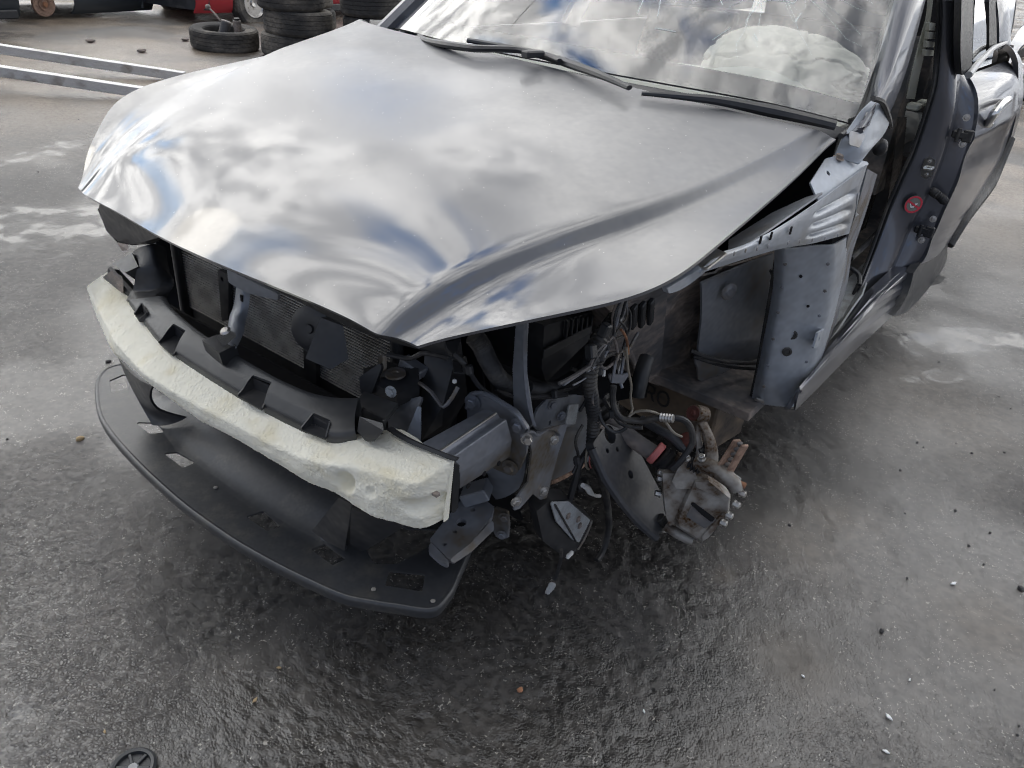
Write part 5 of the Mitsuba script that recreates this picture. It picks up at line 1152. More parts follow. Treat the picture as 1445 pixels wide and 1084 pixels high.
add(W('drive_shaft'), tube([(0.060, 0.530, 0.402), (0.055, 0.599, 0.371), (0.050, 0.689, 0.347)], [.024, .020, .020], 16), 'housing_metal', 'rusty dark drive shaft')
add(W('drive_shaft', 'clamp'), cyl((0.052, 0.681, 0.356), (0.050, 0.696, 0.349), .028, 20, .002), 'pink_plastic', 'pink clamp round the shaft boot')
add(W('drive_shaft', 'boot'), tube([(0.050, 0.697, 0.347), (0.040, 0.733, 0.324), (0.030, 0.766, 0.302)], [.026, .034, .040], 18, corr=(.014, .004)), 'rubber')
add(W('drive_shaft', 'inner_boot'), tube([(0.060, 0.518, 0.425), (0.060, 0.562, 0.397)], .032, 16, corr=(.016, .003)), 'rubber')
add(W('tie_rod'), tube([(0.000, 0.613, 0.388), (0.010, 0.686, 0.386), (0.010, 0.747, 0.360)], .011, 10), 'arm_metal')
kn = [(-0.030, 0.735, 0.450), (-0.010, 0.781, 0.426), (0.000, 0.799, 0.381), (0.010, 0.804, 0.348)]
add(W('knuckle'), tube([(-0.030, 0.740, 0.436), (-0.020, 0.764, 0.423), (-0.010, 0.786, 0.401), (0.000, 0.800, 0.371), (0.010, 0.804, 0.332)], [.014, .012, .016, .020, .024], 12, flat=.6), 'cast_metal', 'cast knuckle arm with a rusty joint')
add(W('knuckle', 'web'), tube([(-0.025, 0.746, 0.437), (-0.010, 0.754, 0.409), (0.000, 0.772, 0.375), (0.010, 0.788, 0.340)], [.007, .007, .01, .02], 8, flat=.6), 'cast_metal')
kj = A((-0.030, 0.735, 0.446))
add(W('knuckle', 'eye'), cyl(kj - unit((.8, -.2, .35)) * .02 + A([0, .006, 0]), kj + unit((.8, -.2, .35)) * .018, .021, 24), 'cast_metal')
add(W('knuckle', 'joint'), lathe([(0, .004), (.004, .006), (.008, .002), (.017, .003), (.018, 0)], kj + unit((.8, -.2, .35)) * .018, (.8, -.2, .35)), 'red_rust', 'rust red ball joint face')
kj2 = A((0.000, 0.733, 0.384))
add(W('knuckle', 'joint'), lathe([(0, .008), (.006, .008), (.018, .004), (.021, -.004), (.019, -.02), (0, -.02)], kj2, (.8, -.2, .4)), 'red_rust')
add(W('knuckle', 'bushing'), cyl((-0.020, 0.783, 0.378), (0.000, 0.770, 0.366), .016), 'black_plastic')

# caliper: body with a recess, bracket, bolts, boots, two worn pads
cal_o = A([(0.067, 0.795, 0.345), (0.047, 0.821, 0.349), (0.022, 0.874, 0.311), (0.028, 0.882, 0.274), (0.065, 0.862, 0.205), (0.076, 0.852, 0.191), (0.105, 0.797, 0.224), (0.105, 0.789, 0.240), (0.074, 0.797, 0.319)])
cal_n = unit((.78, .55, .25))
cal_c = cal_o.mean(0)
add(W('caliper'), hull([cal_c + (t - cal_c) * .9 + cal_n * .004 for t in cal_o] + [t - cal_n * .006 for t in cal_o] + [t - cal_n * .05 for t in cal_o]), 'cast_metal', 'bare cast brake caliper hanging near the ground', smooth=25)
add(W('caliper', 'top_ridge'), hull([cal_c + (t - cal_c) * f_ + cal_n * h_ for t in cal_o[:3] for f_, h_ in ((.97, .0), (.70, .0), (.93, .010), (.76, .010))]), 'cast_metal')
add(W('caliper', 'lower_ridge'), hull([cal_c + (t - cal_c) * f_ + cal_n * h_ for t in cal_o[3:6] for f_, h_ in ((.95, .0), (.68, .0), (.90, .009), (.74, .009))]), 'cast_metal')
rec = A([(0.080, 0.809, 0.284), (0.057, 0.851, 0.262), (0.050, 0.865, 0.255), (0.070, 0.848, 0.231), (0.091, 0.806, 0.256)])
add(W('caliper', 'recess'), plate(rec + cal_n * .003, .004, out=cal_n, rnd=.004), 'housing_metal')
add(W('caliper', 'slot'), plate(A([(0.084, 0.805, 0.289), (0.079, 0.812, 0.292), (0.055, 0.861, 0.259), (0.061, 0.856, 0.250), (0.072, 0.834, 0.265)]) + cal_n * .004, .004, out=cal_n, rnd=.003), 'dark_void')
brk = A([(0.099, 0.733, 0.343), (0.073, 0.767, 0.347), (0.065, 0.794, 0.313), (0.095, 0.790, 0.229), (0.106, 0.779, 0.220), (0.107, 0.766, 0.243), (0.096, 0.764, 0.283), (0.103, 0.744, 0.307)])
add(W('caliper', 'bracket'), hull(list(brk) + [t - cal_n * .03 for t in brk]), 'cast_metal')
br2 = A([(0.078, 0.762, 0.386), (0.066, 0.780, 0.382), (0.077, 0.780, 0.348), (0.062, 0.804, 0.341), (0.069, 0.803, 0.320), (0.093, 0.771, 0.316), (0.097, 0.758, 0.332)])
add(W('caliper', 'bracket'), hull(list(br2) + [t - cal_n * .05 for t in br2]), 'cast_metal')
add(W('caliper', 'top_tube'), tube([(0.055, 0.788, 0.376), (0.055, 0.824, 0.383), (0.055, 0.871, 0.374), (0.050, 0.892, 0.357)], [.016, .019, .019, .014], 14), 'cast_metal')
add(W('caliper', 'piston_boot'), tube([(0.060, 0.766, 0.372), (0.058, 0.787, 0.371), (0.056, 0.803, 0.372)], .014, 12, corr=(.007, .003)), 'rubber')
add(W('caliper', 'lower_boot'), tube([(0.075, 0.738, 0.203), (0.070, 0.753, 0.191), (0.070, 0.769, 0.187)], .012, 12, corr=(.007, .002)), 'rubber')
add(W('caliper', 'lower_tube'), tube([(0.075, 0.760, 0.189), (0.075, 0.795, 0.184), (0.070, 0.830, 0.180)], [.013, .013, .011], 12), 'cast_metal')
for q, d_ in (((0.070, 0.770, 0.387), (.3, -.2, 1)), ((0.060, 0.800, 0.396), (.3, -.1, 1)), ((0.080, 0.727, 0.330), (.5, -.8, .2)), ((0.080, 0.729, 0.314), (.5, -.8, .1)), ((0.080, 0.731, 0.272), (.5, -.8, .1)), ((0.080, 0.726, 0.201), (.5, -.8, .1)), ((0.050, 0.892, 0.316), (.1, 1, .1)), ((0.050, 0.884, 0.280), (.1, 1, .1)), ((0.050, 0.876, 0.253), (.1, 1, .1)), ((0.050, 0.898, 0.350), (.1, 1, .1))):
    add(W('caliper', 'bolt'), hexbolt(q, d_, .0075, .010, 1.25), 'bare_steel')
add(W('caliper', 'pad'), beam((0.050, 0.840, 0.387), (0.040, 0.859, 0.467), .0065, .022, (.8, -.3, .3), .002), 'copper_pad', 'worn brake pad, copper brown')
add(W('caliper', 'pad'), beam((0.050, 0.862, 0.380), (0.040, 0.878, 0.463), .0065, .022, (.8, -.3, .3), .002), 'copper_pad')
for k in range(6):
    t_ = k / 5.
    q = A((0.045, 0.850, 0.387)) * (1 - t_) + A((0.038, 0.866, 0.460)) * t_
    add(W('caliper', 'pad_spring'), rbox(q, (.012, .010, .006), None, .001), 'housing_metal')
add(W('caliper', 'orange_pin'), cyl((0.045, 0.888, 0.368), (0.045, 0.904, 0.369), .007), 'rust')
add(W('caliper', 'tab'), plate([(0.040, 0.869, 0.382), (0.040, 0.890, 0.378), (0.040, 0.887, 0.361), (0.040, 0.867, 0.362)], .003, out=(.6, .5, .5)), 'pale_plastic')
# brake hose and its sensor wire
add(W('brake_hose'), tube([(0.147, 0.600, 0.538), (0.150, 0.610, 0.489), (0.147, 0.630, 0.468), (0.123, 0.660, 0.463), (0.112, 0.700, 0.484), (0.092, 0.735, 0.491), (0.060, 0.760, 0.459), (0.058, 0.770, 0.425), (0.077, 0.765, 0.394), (0.094, 0.750, 0.361)], .0075, 10), 'rubber')
add(W('brake_hose', 'ferrule'), tube([(0.114, 0.707, 0.490), (0.111, 0.735, 0.498)], .009, 10, 6, corr=(.006, .0015)), 'bare_steel')
add(W('sensor_wire'), tube([(0.139, 0.640, 0.465), (0.127, 0.650, 0.483), (0.122, 0.680, 0.498), (0.084, 0.700, 0.471), (0.082, 0.720, 0.453), (0.051, 0.740, 0.424)], .003, 8), 'wire_tan')
add(W('sensor_wire'), tube([(0.118, 0.600, 0.623), (0.093, 0.600, 0.561), (0.056, 0.600, 0.480), (0.056, 0.610, 0.446), (0.096, 0.620, 0.436)], .003, 8), 'wire_tan')
add(W('sensor_wire'), tube([(0.158, 0.600, 0.679), (0.125, 0.600, 0.646), (0.105, 0.600, 0.601)], .003, 8), 'rust')
add(W('hose_bracket'), plate([(0.163, 0.590, 0.570), (0.108, 0.600, 0.549), (0.076, 0.600, 0.547), (0.101, 0.600, 0.524), (0.144, 0.590, 0.541)], .004, out=(.3, 1, .2)), 'frame_metal')
add(W('brake_pipe'), tube([(0.157, 0.600, 0.551), (0.132, 0.590, 0.607), (0.086, 0.580, 0.590), (0.102, 0.590, 0.542)], .004, 8), 'frame_metal')

# ------------------------------------------------------------------ the timber block under the sill
WBx = A([(-0.600, 0.250, 0.170), (-0.543, 0.613, 0.170), (-0.554, 0.624, 0.100)])
thing('wooden_beam', 'weathered dark timber block under the wreck beside the brake caliper', 'wooden block')
e1, e2 = WBx[1] - WBx[0], WBx[2] - WBx[0]
L_ = np.linalg.norm(e1)
u1 = unit(e1)
up_ = A([0, 0, 1.])
nb2 = unit(np.cross(up_, u1))
nb2 = nb2 if nb2[0] > 0 else -nb2
hz = WBx[0][2]
cb_ = WBx[0] + e1 / 2 - nb2 * .10
cb_[2] = hz / 2
wbm = rbox(cb_, (L_, .20, hz - .002), axes(u1, np.cross(up_, u1)), .006)
wv, wf = trimesh.remesh.subdivide_to_size(wbm.vertices, wbm.faces, .03)
wv = wv + ((meshkit.fbm(wv * A([6, 6, 40]), 3, 5) - .5) * .006)[:, None]
add('wooden_beam', trimesh.Trimesh(wv, wf), 'wood', smooth=25)
labels['wooden_beam'] = {'label': 'weathered dark timber block under the wreck beside the brake caliper', 'category': 'wooden block'}
tm = meshkit.text_mesh('IRO', .055, .0015)
tR = A([u1 if u1[1] > 0 else -u1, up_, nb2])
tm.vertices = tm.vertices @ tR + (cb_ + nb2 * .1025 - tR[0] * .12 + A([0, 0, -.0]))
add('wooden_beam__stencil', tm, 'stencil', 'faded stencilled letters on the timber')
add('wooden_beam__plank', rbox(cb_ + A([-.12, .10, .01]) - nb2 * .2, (.36, .10, hz - .03), axes(nb2, u1), .004), 'wood')

# spot welds, small holes and clips on the bare panels; loose cables through the bay
for q in [(0.209, 0.818, 0.923), (0.155, 0.818, 0.915), (0.096, 0.818, 0.904), (0.034, 0.818, 0.893)]:
    add(W('apron_rail', 'spot_weld'), lathe([(0, .0012), (.003, .001), (.0045, 0)], q, (0, 1, .1), 10), 'frame_metal')
for q in [(-0.038, 0.832, 0.887), (-0.114, 0.832, 0.872), (-0.206, 0.832, 0.853), (-0.307, 0.832, 0.834), (-0.415, 0.832, 0.815)]:
    add(W('apron_rail', 'spot_weld'), lathe([(0, .0012), (.003, .001), (.0045, 0)], q, (0, 1, .1), 10), 'frame_metal')
for q in ((-0.346, 0.750, 0.737), (-0.368, 0.752, 0.671), (-0.390, 0.752, 0.596), (-0.412, 0.752, 0.512), (-0.430, 0.753, 0.426), (-0.439, 0.755, 0.357), (-0.462, 0.818, 0.727), (-0.499, 0.822, 0.645), (-0.510, 0.824, 0.572), (-0.522, 0.825, 0.500), (-0.516, 0.826, 0.433)):
    add(W('hinge_pillar', 'spot_weld'), lathe([(0, .0012), (.003, .001), (.0045, 0)], A(q) + A([.003, .001, 0]), (1, .5, 0), 10), 'frame_metal')
for q in ((-0.402, 0.779, 0.698), (-0.480, 0.797, 0.599), (-0.525, 0.797, 0.396)):
    add(W('hinge_pillar', 'small_hole'), cyl(A(q), A(q) + A([.0025, .001, 0]), .004, 10), 'dark_void')
CABLES = [([(0.336, 0.500, 0.549), (0.265, 0.520, 0.534), (0.191, 0.530, 0.526), (0.175, 0.550, 0.573), (0.164, 0.560, 0.625)], .005, 'rubber'),
          ([(0.387, 0.460, 0.574), (0.348, 0.480, 0.546), (0.281, 0.510, 0.530), (0.223, 0.530, 0.520)], .006, 'rubber'),
          ([(0.500, 0.440, 0.688), (0.481, 0.460, 0.658), (0.443, 0.460, 0.603), (0.385, 0.460, 0.553)], .005, 'grey_plastic'),
          ([(0.219, 0.530, 0.582), (0.188, 0.550, 0.553), (0.183, 0.560, 0.516), (0.210, 0.560, 0.484)], .004, 'rubber'),
          ([(0.185, 0.570, 0.670), (0.135, 0.580, 0.636), (0.129, 0.590, 0.597), (0.174, 0.590, 0.589), (0.205, 0.580, 0.617)], .0035, 'housing_metal'),
          ([(0.117, 0.560, 0.710), (0.062, 0.570, 0.668), (0.082, 0.580, 0.637), (0.137, 0.580, 0.643)], .003, 'rubber'),
          ([(0.163, 0.585, 0.511), (0.141, 0.600, 0.471), (0.127, 0.630, 0.440), (0.115, 0.670, 0.446)], .005, 'rubber'),
          ([(0.169, 0.585, 0.486), (0.173, 0.600, 0.455), (0.163, 0.630, 0.438), (0.152, 0.650, 0.454)], .004, 'grey_plastic'),
          ([(0.206, 0.570, 0.450), (0.228, 0.570, 0.419), (0.212, 0.575, 0.363), (0.229, 0.575, 0.332)], .0035, 'rubber'),
          ([(-0.072, 0.530, 0.565), (0.010, 0.550, 0.546), (0.095, 0.580, 0.535), (0.104, 0.600, 0.514)], .004, 'frame_metal'),
          ([(0.574, 0.340, 0.676), (0.561, 0.380, 0.678), (0.556, 0.420, 0.704), (0.520, 0.440, 0.687)], .005, 'rubber'),
          ([(0.550, 0.341, 0.532), (0.540, 0.355, 0.552), (0.540, 0.378, 0.552), (0.530, 0.380, 0.568)], .004, 'rubber')]
for pts, r_, m_ in CABLES:
    add(W('bay_cable'), tube(pts, r_, 8), m_)
for q, m_ in (((0.275, 0.530, 0.543), 'grey_plastic'), ((0.202, 0.570, 0.543), 'pale_plastic'), ((0.489, 0.470, 0.662), 'black_plastic'), ((0.152, 0.610, 0.473), 'grey_plastic'), ((0.129, 0.575, 0.686), 'pale_plastic'), ((0.180, 0.585, 0.644), 'black_plastic'), ((0.227, 0.580, 0.369), 'black_plastic')):
    add(W('bay_cable', 'clip'), rbox(q, (.014, .014, .02), axes((1, .3, .1), (0, 1, .3)), .003), m_)

# ------------------------------------------------------------------ the yard behind: cars, tyres, alloy bars
def tyre(key, c, r, w, axis=(0, 0, 1), label=None, group=None, seed=0):
    """A lying tyre: tread with grooves, side walls, bead; one mesh, its tread ribs a part."""
    axis = unit(axis)
    ri = r * .60
    prof = [(ri, -.36 * w), (ri + .012, -.43 * w), (r * .80, -.50 * w), (r * .93, -.48 * w), (r * .985, -.40 * w)]
    for k in range(4):
        a_ = -.36 * w + k * .18 * w + .02 * w
        prof += [(r, a_), (r, a_ + .15 * w), (r * .978, a_ + .155 * w), (r * .978, a_ + .175 * w)]
    prof += [(r * .985, .40 * w), (r * .93, .48 * w), (r * .80, .50 * w), (ri + .012, .43 * w), (ri, .36 * w), (ri - .004, 0), (ri, -.36 * w)]
    m = lathe(prof, c, axis, 64)
    scene[key] = mikit.ply(m, 'tyre_rubber', smooth=35)
    thing(key, label, 'tyre', group)


gx = lambda q: A([q[0], q[1], 0.])
t0 = A((-4.058, -7.040, 0.050))
tyre('lying_tyre', (t0[0], t0[1], .115), .37, .22, (.03, .05, 1), 'worn tyre lying flat with car parts inside it, left of the tyre stack')
tc = A([t0[0], t0[1], .2])
k = thing('strut_mount', 'dark metal stub with a bent rod standing in the lying tyre', 'car part')
add('strut_mount__body', cat(cyl(tc + A([.02, -.02, -.10]), tc + A([-.03, .02, .09]), .055)), 'housing_metal')
add('strut_mount__rod', tube([tc + A([.02, -.02, .08]), tc + A([.05, -.10, .17]), tc + A([.06, -.16, .20])], .010, 8), 'housing_metal')
add('strut_mount__ball', blob(tc + A([.06, -.17, .21]), (.03, .03, .03), 1, .05), 'housing_metal')
k = thing('metal_can', 'small dark cylinder standing in the lying tyre, right of the rod', 'car part')
add('metal_can__body', lathe([(0, 0), (.045, 0), (.045, .12), (.04, .135), (.03, .14), (0, .14)], tc + A([-.10, .12, -.03]), (.1, .1, 1), 20), 'housing_metal')
add('metal_can__cap', lathe([(0, 0), (.03, 0), (.03, .02), (0, .025)], tc + A([-.10, .12, -.03]) + unit((.1, .1, 1)) * .14, (.1, .1, 1), 16), 'rubber')
s0 = A((-4.444, -6.301, 0.100))
for i, (dx, dy, r_, w_, z_) in enumerate(((.0, .0, .36, .24, .12), (-.03, .05, .37, .25, .365), (.02, .01, .36, .24, .61))):
    tyre('stacked_tyre' if i == 0 else f'stacked_tyre_{i:03d}', (s0[0] + dx, s0[1] + dy, z_), r_, w_, (.03 * (i - 1), .02, 1),
         ('bottom tyre of the front stack beside the hood', 'second tyre up in the front stack, with a wide ribbed tread', 'top tyre of the front stack, cut by the picture edge')[i], 'tyres in stacks')
s1 = s0 + A([-.52, -.36, 0])
for i, z_ in enumerate((.11, .33, .56)):
    tyre(f'stacked_tyre_{i + 3:03d}', (s1[0] + .02 * i, s1[1] - .02 * i, z_), .33, .21, (.02, -.03, 1),
         ('bottom tyre of the rear left stack, half hidden', 'middle tyre of the rear left stack', 'top tyre of the rear left stack')[i], 'tyres in stacks')
s2 = s0 + A([-.62, .68, 0])
for i, z_ in enumerate((.12, .36, .60)):
    tyre(f'stacked_tyre_{i + 6:03d}', (s2[0] + .03 * i, s2[1] - .01 * i, z_), .35, .23, (.02 * i, -.02, 1),
         ('bottom tyre of the right stack behind the hood', 'middle tyre of the right stack, just above the hood line', 'top tyre of the right stack')[i], 'tyres in stacks')

# two alloy bars, one end on the ground, the other propped up out of sight
for i, (a_, b_, lab) in enumerate((((-2.515, -5.615, 0.050), (-1.512, -6.797, 0.170), 'upper of two pale alloy bars lying on the yard'), ((-1.904, -5.016, 0.050), (-1.112, -5.819, 0.160), 'lower of two pale alloy bars, nearer the wreck'))):
    key = 'alloy_bar' if i == 0 else 'alloy_bar_001'
    a_, b_ = A(a_), A(b_)
    b2 = a_ + (b_ - a_) * 1.35
    a2 = a_ - (b_ - a_) * .08
    scene[key] = mikit.ply(beam(a2, b2, .085, .075), 'alloy_metal', smooth=30)
    thing(key, lab, 'metal bar', 'alloy bars')
    add(key + '__end_cap', beam(a2 - unit(b2 - a2) * .004, a2 + unit(b2 - a2) * .001, .06, .05), 'housing_metal')
    q_ = b2 - unit(b2 - a2) * .2
    add('timber_prop' if i == 0 else 'timber_prop_001', rbox((q_[0], q_[1], (q_[2] - .045) / 2), (.2, .12, q_[2] - .047), None, .004), 'wood')
    thing('timber_prop' if i == 0 else 'timber_prop_001', 'timber chock under the far end of the ' + ('upper' if i == 0 else 'lower') + ' alloy bar', 'timber chock')


def far_car(key, o, ang, paint, label, cat_='car', drop=0., wp=.30, h=1.45, L=4.5, Wd=1.78, hubs_only=False):
    """A saloon seen from afar: lower body, cabin, doors' seams, sills, bumpers, wheels or bare hubs. o: ground point under its centre."""
    thing(key, label, cat_)
    Rz = A([[math.cos(ang), math.sin(ang), 0], [-math.sin(ang), math.cos(ang), 0], [0, 0, 1]])

    def put(m):
        m.vertices = m.vertices @ Rz + A([o[0], o[1], -drop])
        return m
    xs = np.linspace(-L / 2, L / 2, 60)
    hood_z = np.interp(xs, [-L / 2, -L * .47, -L * .30, -L * .1, L * .2, L * .44, L * .49, L / 2], [.66, .86, .93, .95, .93, .82, .66, .55]) * h / 1.45
    wid = Wd / 2 * (1 - .16 * np.abs(xs / (L / 2)) ** 4)
    rows = []
    for x_, z_, w_ in zip(xs, hood_z, wid):
        rows.append(dense([(x_, -w_ * .90, .20), (x_, -w_ * .985, .32), (x_, -w_, .55), (x_, -w_ * .97, z_ * .86), (x_, -w_ * .88, z_), (x_, 0, z_ + .03), (x_, w_ * .88, z_), (x_, w_ * .97, z_ * .86), (x_, w_, .55), (x_, w_ * .985, .32), (x_, w_ * .90, .20)], 50))
    B = A(rows)
    body = shell(B, .02, (0, 0, 1))
    man = m3d.Manifold(m3d.Mesh(np.asarray(body.vertices, np.float32), np.asarray(body.faces, np.uint32)))
    for wx in (-L * wp, L * wp):
        man = man - m3d.Manifold.cylinder(Wd * 1.3, .36, circular_segments=40).rotate([90, 0, 0]).translate([wx, Wd * .65, .33])
    mm = man.to_mesh()
    body = trimesh.Trimesh(mm.vert_properties[:, :3], mm.tri_verts, process=False) if man.num_tri() > 500 else body
    add(key + '__body', put(body), paint, smooth=40)
    gz = np.interp(xs, [-L * .42, -L * .28, -L * .08, L * .10, L * .26], [.90, h - .08, h, h - .04, .93])
    sel = (xs > -L * .41) & (xs < L * .25)
    cab = []
    for x_, z_ in zip(xs[sel], gz[sel]):
        w_ = Wd / 2
        cab.append(dense([(x_, -w_ * .90, .88 * h / 1.45), (x_, -w_ * .74, z_ - .05), (x_, -w_ * .5, z_), (x_, 0, z_ + .02), (x_, w_ * .5, z_), (x_, w_ * .74, z_ - .05), (x_, w_ * .90, .88 * h / 1.45)], 30))
    add(key + '__cabin', put(shell(A(cab), .02, (0, 0, 1))), paint, smooth=40)
    for sgn in (-1, 1):
        for x0_, x1_ in ((-L * .26, -L * .07), (-L * .055, L * .13)):
            w_ = Wd / 2
            q_ = [(x0_, sgn * w_ * .905, .92), (x1_, sgn * w_ * .905, .92), (x1_ - .06 * (x1_ > 0) * 4, sgn * w_ * .765, h - .12), (x0_ + .03, sgn * w_ * .765, h - .12)]
            add(key + '__window', put(plate(q_, .006, out=(0, sgn, .3))), 'dark_void')
        add(key + '__sill', put(rbox((0, sgn * (Wd / 2 - .02), .23), (L * 2 * wp - .8, .06, .10), None, .02)), 'grey_plastic')
        add(key + '__door_seam', put(rbox((-L * .06, sgn * (Wd / 2 + .0), .58), (.008, .012, .62), None, .001)), 'dark_void', smooth=False)
        add(key + '__crease', put(tube([(-L * .28, sgn * Wd * .501, .45), (0, sgn * Wd * .503, .43), (L * .28, sgn * Wd * .501, .42)], .012, 6)), paint)
        for wx in (-L * wp, L * wp):
            if hubs_only:
                kk = add(key + '__hub', put(lathe([(0, .03), (.03, .04), (.05, .02), (.07, .04), (.08, .02), (.14, .018), (.145, 0), (.145, -.012), (.06, -.03)], (wx, sgn * (Wd / 2 - .12), .17 + drop), (0, sgn, 0), 36)), 'rust' if False else 'copper_pad')
                add(kk + '__centre', put(lathe([(0, .05), (.03, .05), (.035, .03), (.04, .03)], (wx, sgn * (Wd / 2 - .12), .17 + drop), (0, sgn, 0), 20)), 'rust')
                add(key + '__strut', put(tube([(wx, sgn * (Wd / 2 - .2), .17 + drop), (wx + .02, sgn * (Wd / 2 - .3), .6)], .04, 10)), 'rust')
            else:
                kk = add(key + '__wheel', put(lathe([(.19, -.09), (.29, -.10), (.32, -.07), (.325, 0), (.32, .07), (.29, .09), (.20, .08)], (wx, sgn * (Wd / 2 - .10), .325), (0, sgn, 0), 40)), 'tyre_rubber')
                add(kk + '__rim', put(lathe([(0, .06), (.05, .07), (.06, .05), (.17, .05), (.19, .08), (.20, .07)], (wx, sgn * (Wd / 2 - .10), .325), (0, sgn, 0), 36)), 'bare_steel')
    for sx in (-1, 1):
        add(key + '__bumper', put(surf([[(sx * L * .46, -Wd * .44, z_), (sx * (L / 2 + .03), -Wd * .3, z_), (sx * (L / 2 + .06), 0, z_), (sx * (L / 2 + .03), Wd * .3, z_), (sx * L * .46, Wd * .44, z_)] for z_ in (.24, .38, .52)], 8, 24, th=.03, out=(sx, 0, 0))), paint if sx > 0 else 'grey_plastic')


mat('slate_paint', (.05, .06, .07), .18, .3, .6)
mat('red_paint', (.42, .03, .04), .2, 0, .6)
mat('white_paint', (.66, .68, .70), .2, 0, .6)
gq, g2 = A((-3.414, -9.860, 0.000)), A((-5.809, -10.152, 0.000))
ga = math.atan2((g2 - gq)[1], (g2 - gq)[0])
gd = A([math.cos(ga), math.sin(ga), 0])
gside = A([-math.sin(ga), math.cos(ga), 0])
if gside.dot(CAM - gq) < 0:
    gside = -gside
far_car('grey_car', gq - gd * (5.2 * .19) - gside * .78, ga, 'slate_paint', 'dark grey car without wheels at the far left, its rusty brake disc showing', hubs_only=True, drop=.15, wp=.19, L=5.2)
rq = A((-5.089, -8.839, 0.000))
far_car('red_car', rq - gside * .95 + gd * 2.2, ga, 'red_paint', 'bright red car behind the tyres, only its lower side in view', drop=.08)
wq = A((-7.363, 0.600, 0.000))
far_car('white_car', wq + A([-2.6, .8, 0]), math.radians(28), 'white_paint', 'white car parked beyond the wreck at the right edge')
vq = A((-8.120, -9.311, 0.200))
far_car('silver_car', vq - gside * 2.0 + gd * 2.6, ga, 'alloy_metal', 'silver car behind the right tyre stack, only a corner in view')

# ------------------------------------------------------------------ loose things on the asphalt
R9 = np.random.default_rng(21)
stones = [(0.427, -1.175, 0.000), (-1.169, -4.571, 0.000), (-0.396, -3.479, 0.000), (-0.411, -3.378, 0.000), (-1.840, 1.032, 0.000), (-1.121, 1.113, 0.000), (-1.104, 1.137, 0.000), (-1.216, 1.216, 0.000), (-1.188, 1.270, 0.000), (-1.275, 1.355, 0.000), (-0.799, 1.292, 0.000), (-0.769, 1.392, 0.000), (-0.660, 1.356, 0.000), (-0.685, 1.180, 0.000), (-0.907, 1.111, 0.000), (-0.392, 0.938, 0.000), (-1.702, 1.275, 0.000), (-1.630, 1.324, 0.000), (-0.808, 1.293, 0.000), (-0.401, 1.254, 0.000), (-0.605, 1.403, 0.000), (-0.568, 1.497, 0.000), (-0.163, 1.253, -0.000), (-0.159, 1.499, 0.000), (-0.090, 1.557, 0.000), (-0.062, 1.558, 0.000), (-0.391, 0.942, 0.000), (0.849, -0.943, 0.000)]
where = ['by the left end of the undertray', 'left of the alloy bars', 'on the far left asphalt', 'on the far left asphalt, right of its neighbour', 'right of the rocker panel', 'right of the sill, left of a pair', 'right of the sill, right of a pair', 'on the pale wet patch at right', 'on the pale wet patch, near the right edge', 'by the right edge, level with the caliper', 'right of the puddled patch', 'in the lower right, near a white shard', 'in the lower right, below its neighbour', 'left of the lower right patch', 'below the rocker panel', 'right of the caliper', 'on the upper right asphalt', 'on the upper right asphalt, near the edge', 'right of the brake caliper on smooth asphalt', 'in the lower right between puddles', 'lower right, above the big stone', 'largest, at the right edge', 'alone in the lower right', 'lower right, near the bottom', 'at the bottom right corner', 'at the bottom right corner, lowest', 'beside the caliper stones', 'at the left edge']
for i, (q, w_) in enumerate(zip(stones, where)):
    r_ = {21: .010, 0: .010, 22: .007}.get(i, R9.uniform(.0025, .005))
    key = 'dark_stone' if i == 0 else f'dark_stone_{i:03d}'
    d_ = np.linalg.norm(A(q) - CAM)
    scene[key] = mikit.ply(blob((q[0], q[1], r_ * .35), (r_, r_ * .75, r_ * .45), i, .42, 1.9, 2), 'stone_dark', smooth=False)
    thing(key, 'small black stone on the asphalt ' + w_, 'stone', 'dark stones on the asphalt')
sh = [(-0.462, 1.354, 0.000), (0.080, 1.331, 0.000), (0.170, 1.350, 0.000), (0.416, 0.926, -0.000), (0.100, 1.153, -0.000), (-0.053, 1.342, 0.000), (0.919, 0.312, 0.000), (0.839, 0.283, 0.000), (1.145, 0.159, 0.000)]
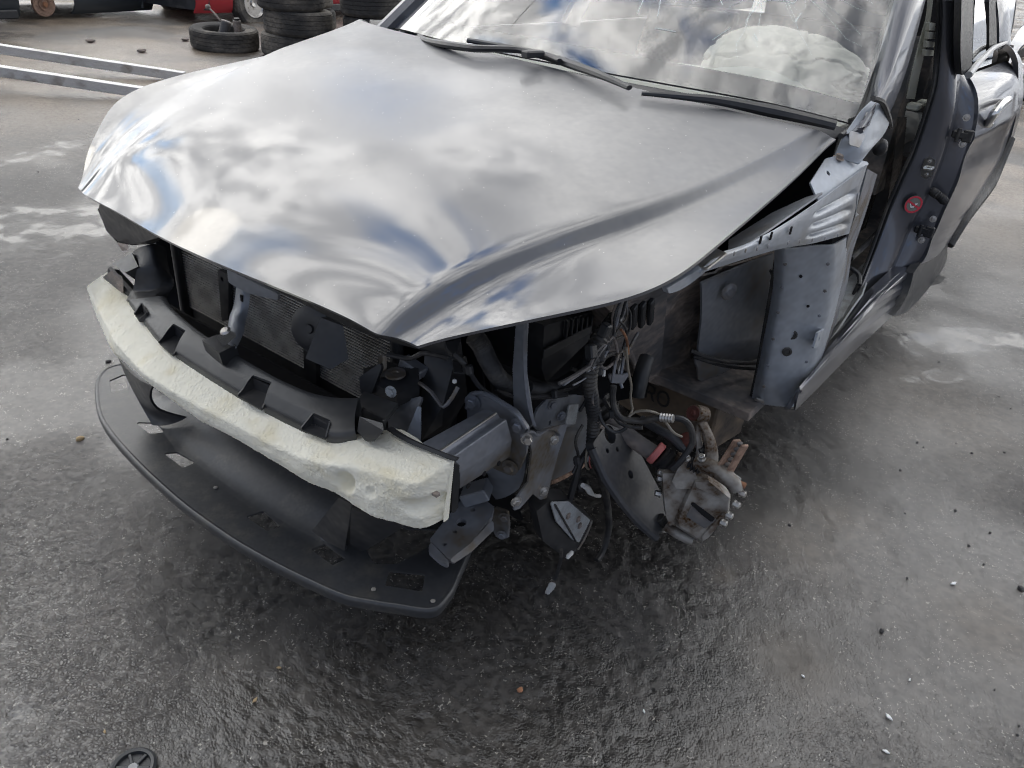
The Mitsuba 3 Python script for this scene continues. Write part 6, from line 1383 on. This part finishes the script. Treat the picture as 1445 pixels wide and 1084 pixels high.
for i, q in enumerate(sh):
    key = 'pale_shard' if i == 0 else f'pale_shard_{i:03d}'
    r_ = (.009, .008, .006, .004, .004, .004, .006, .004, .004)[i]
    a_ = R9.uniform(0, 6.28)
    pts = [(q[0] + r_ * math.cos(a_ + t) * s_, q[1] + r_ * math.sin(a_ + t) * s_, .002 + z_) for t, s_ in ((0, 1.3), (1.4, .5), (2.9, 1.1), (4.6, .6)) for z_ in (0, .003)]
    scene[key] = mikit.ply(hull(pts), 'shard_white' if i < 6 else 'stone_tan', smooth=False)
    thing(key, ('white curled shard at lower right', 'thin white sliver near the bottom right', 'cream flake at the bottom right edge', 'tiny pale chip at the bottom, right of centre', 'pale chip in the dusty patch', 'pale chip right of the dusty patch', 'tan splinter in front of the wreck at lower left', 'small tan chip in front of the undertray', 'tan chip beside the round spoked cap')[i], 'shard', 'pale chips on the asphalt')
ts = A((0.712, -0.798, 0.000))
scene['tan_stone'] = mikit.ply(blob((ts[0], ts[1], .004), (.012, .009, .008), 3, .25, 1.6, 2), 'stone_tan', smooth=False)
thing('tan_stone', 'small tan stone on the asphalt left of the undertray', 'stone')
os_ = A((0.545, 0.700, 0.000))
scene['rusty_chip'] = mikit.ply(blob((os_[0], os_[1], .003), (.007, .006, .004), 5, .25, 1.6, 2), 'rust', smooth=False)
thing('rusty_chip', 'orange rusty chip near the bottom centre', 'chip')
for i in range(5):
    q = (A((0.509, 0.695, 0.000)), A((-4.670, -7.340, 0.000)), A((-3.968, -7.690, 0.000)), A((-2.964, -7.902, 0.000)), A((-3.097, -7.112, 0.000)))[i]
    if i == 0:
        continue
    key = f'yard_scrap' if i == 1 else f'yard_scrap_{i - 1:03d}'
    scene[key] = mikit.ply(blob((q[0], q[1], .02), (.05, .03, .02), i + 40, .4, 1.8, 2), 'housing_metal', smooth=False)
    thing(key, ('dark scrap beside the lying tyre', 'dark scrap left of the lying tyre', 'dark scrap above the alloy bars', 'black scrap on the ground above the upper alloy bar')[i - 1], 'scrap')
# round spoked cap trodden into the asphalt at the bottom edge
cc = A((1.150, 0.268, 0.000))
ck = thing('spoked_cap', 'round grey spoked cap pressed into the wet asphalt at the bottom left edge', 'cap')
add('spoked_cap__rim', lathe([(.040, .0), (.041, .006), (.036, .010), (.031, .009), (.029, .0)], cc, (0, 0, 1), 48), 'grey_plastic')
add('spoked_cap__disc', lathe([(0, .002), (.030, .002), (.030, 0)], cc, (0, 0, 1), 40), 'black_plastic')
for i in range(6):
    a_ = i * math.pi / 3 + .2
    add('spoked_cap__spoke', beam(cc + A([.008 * math.cos(a_), .008 * math.sin(a_), .005]), cc + A([.030 * math.cos(a_), .030 * math.sin(a_), .005]), .006, .005, ch=.001), 'grey_plastic')
add('spoked_cap__centre', lathe([(0, .008), (.008, .008), (.010, .005), (.010, 0)], cc, (0, 0, 1), 20), 'pale_plastic')
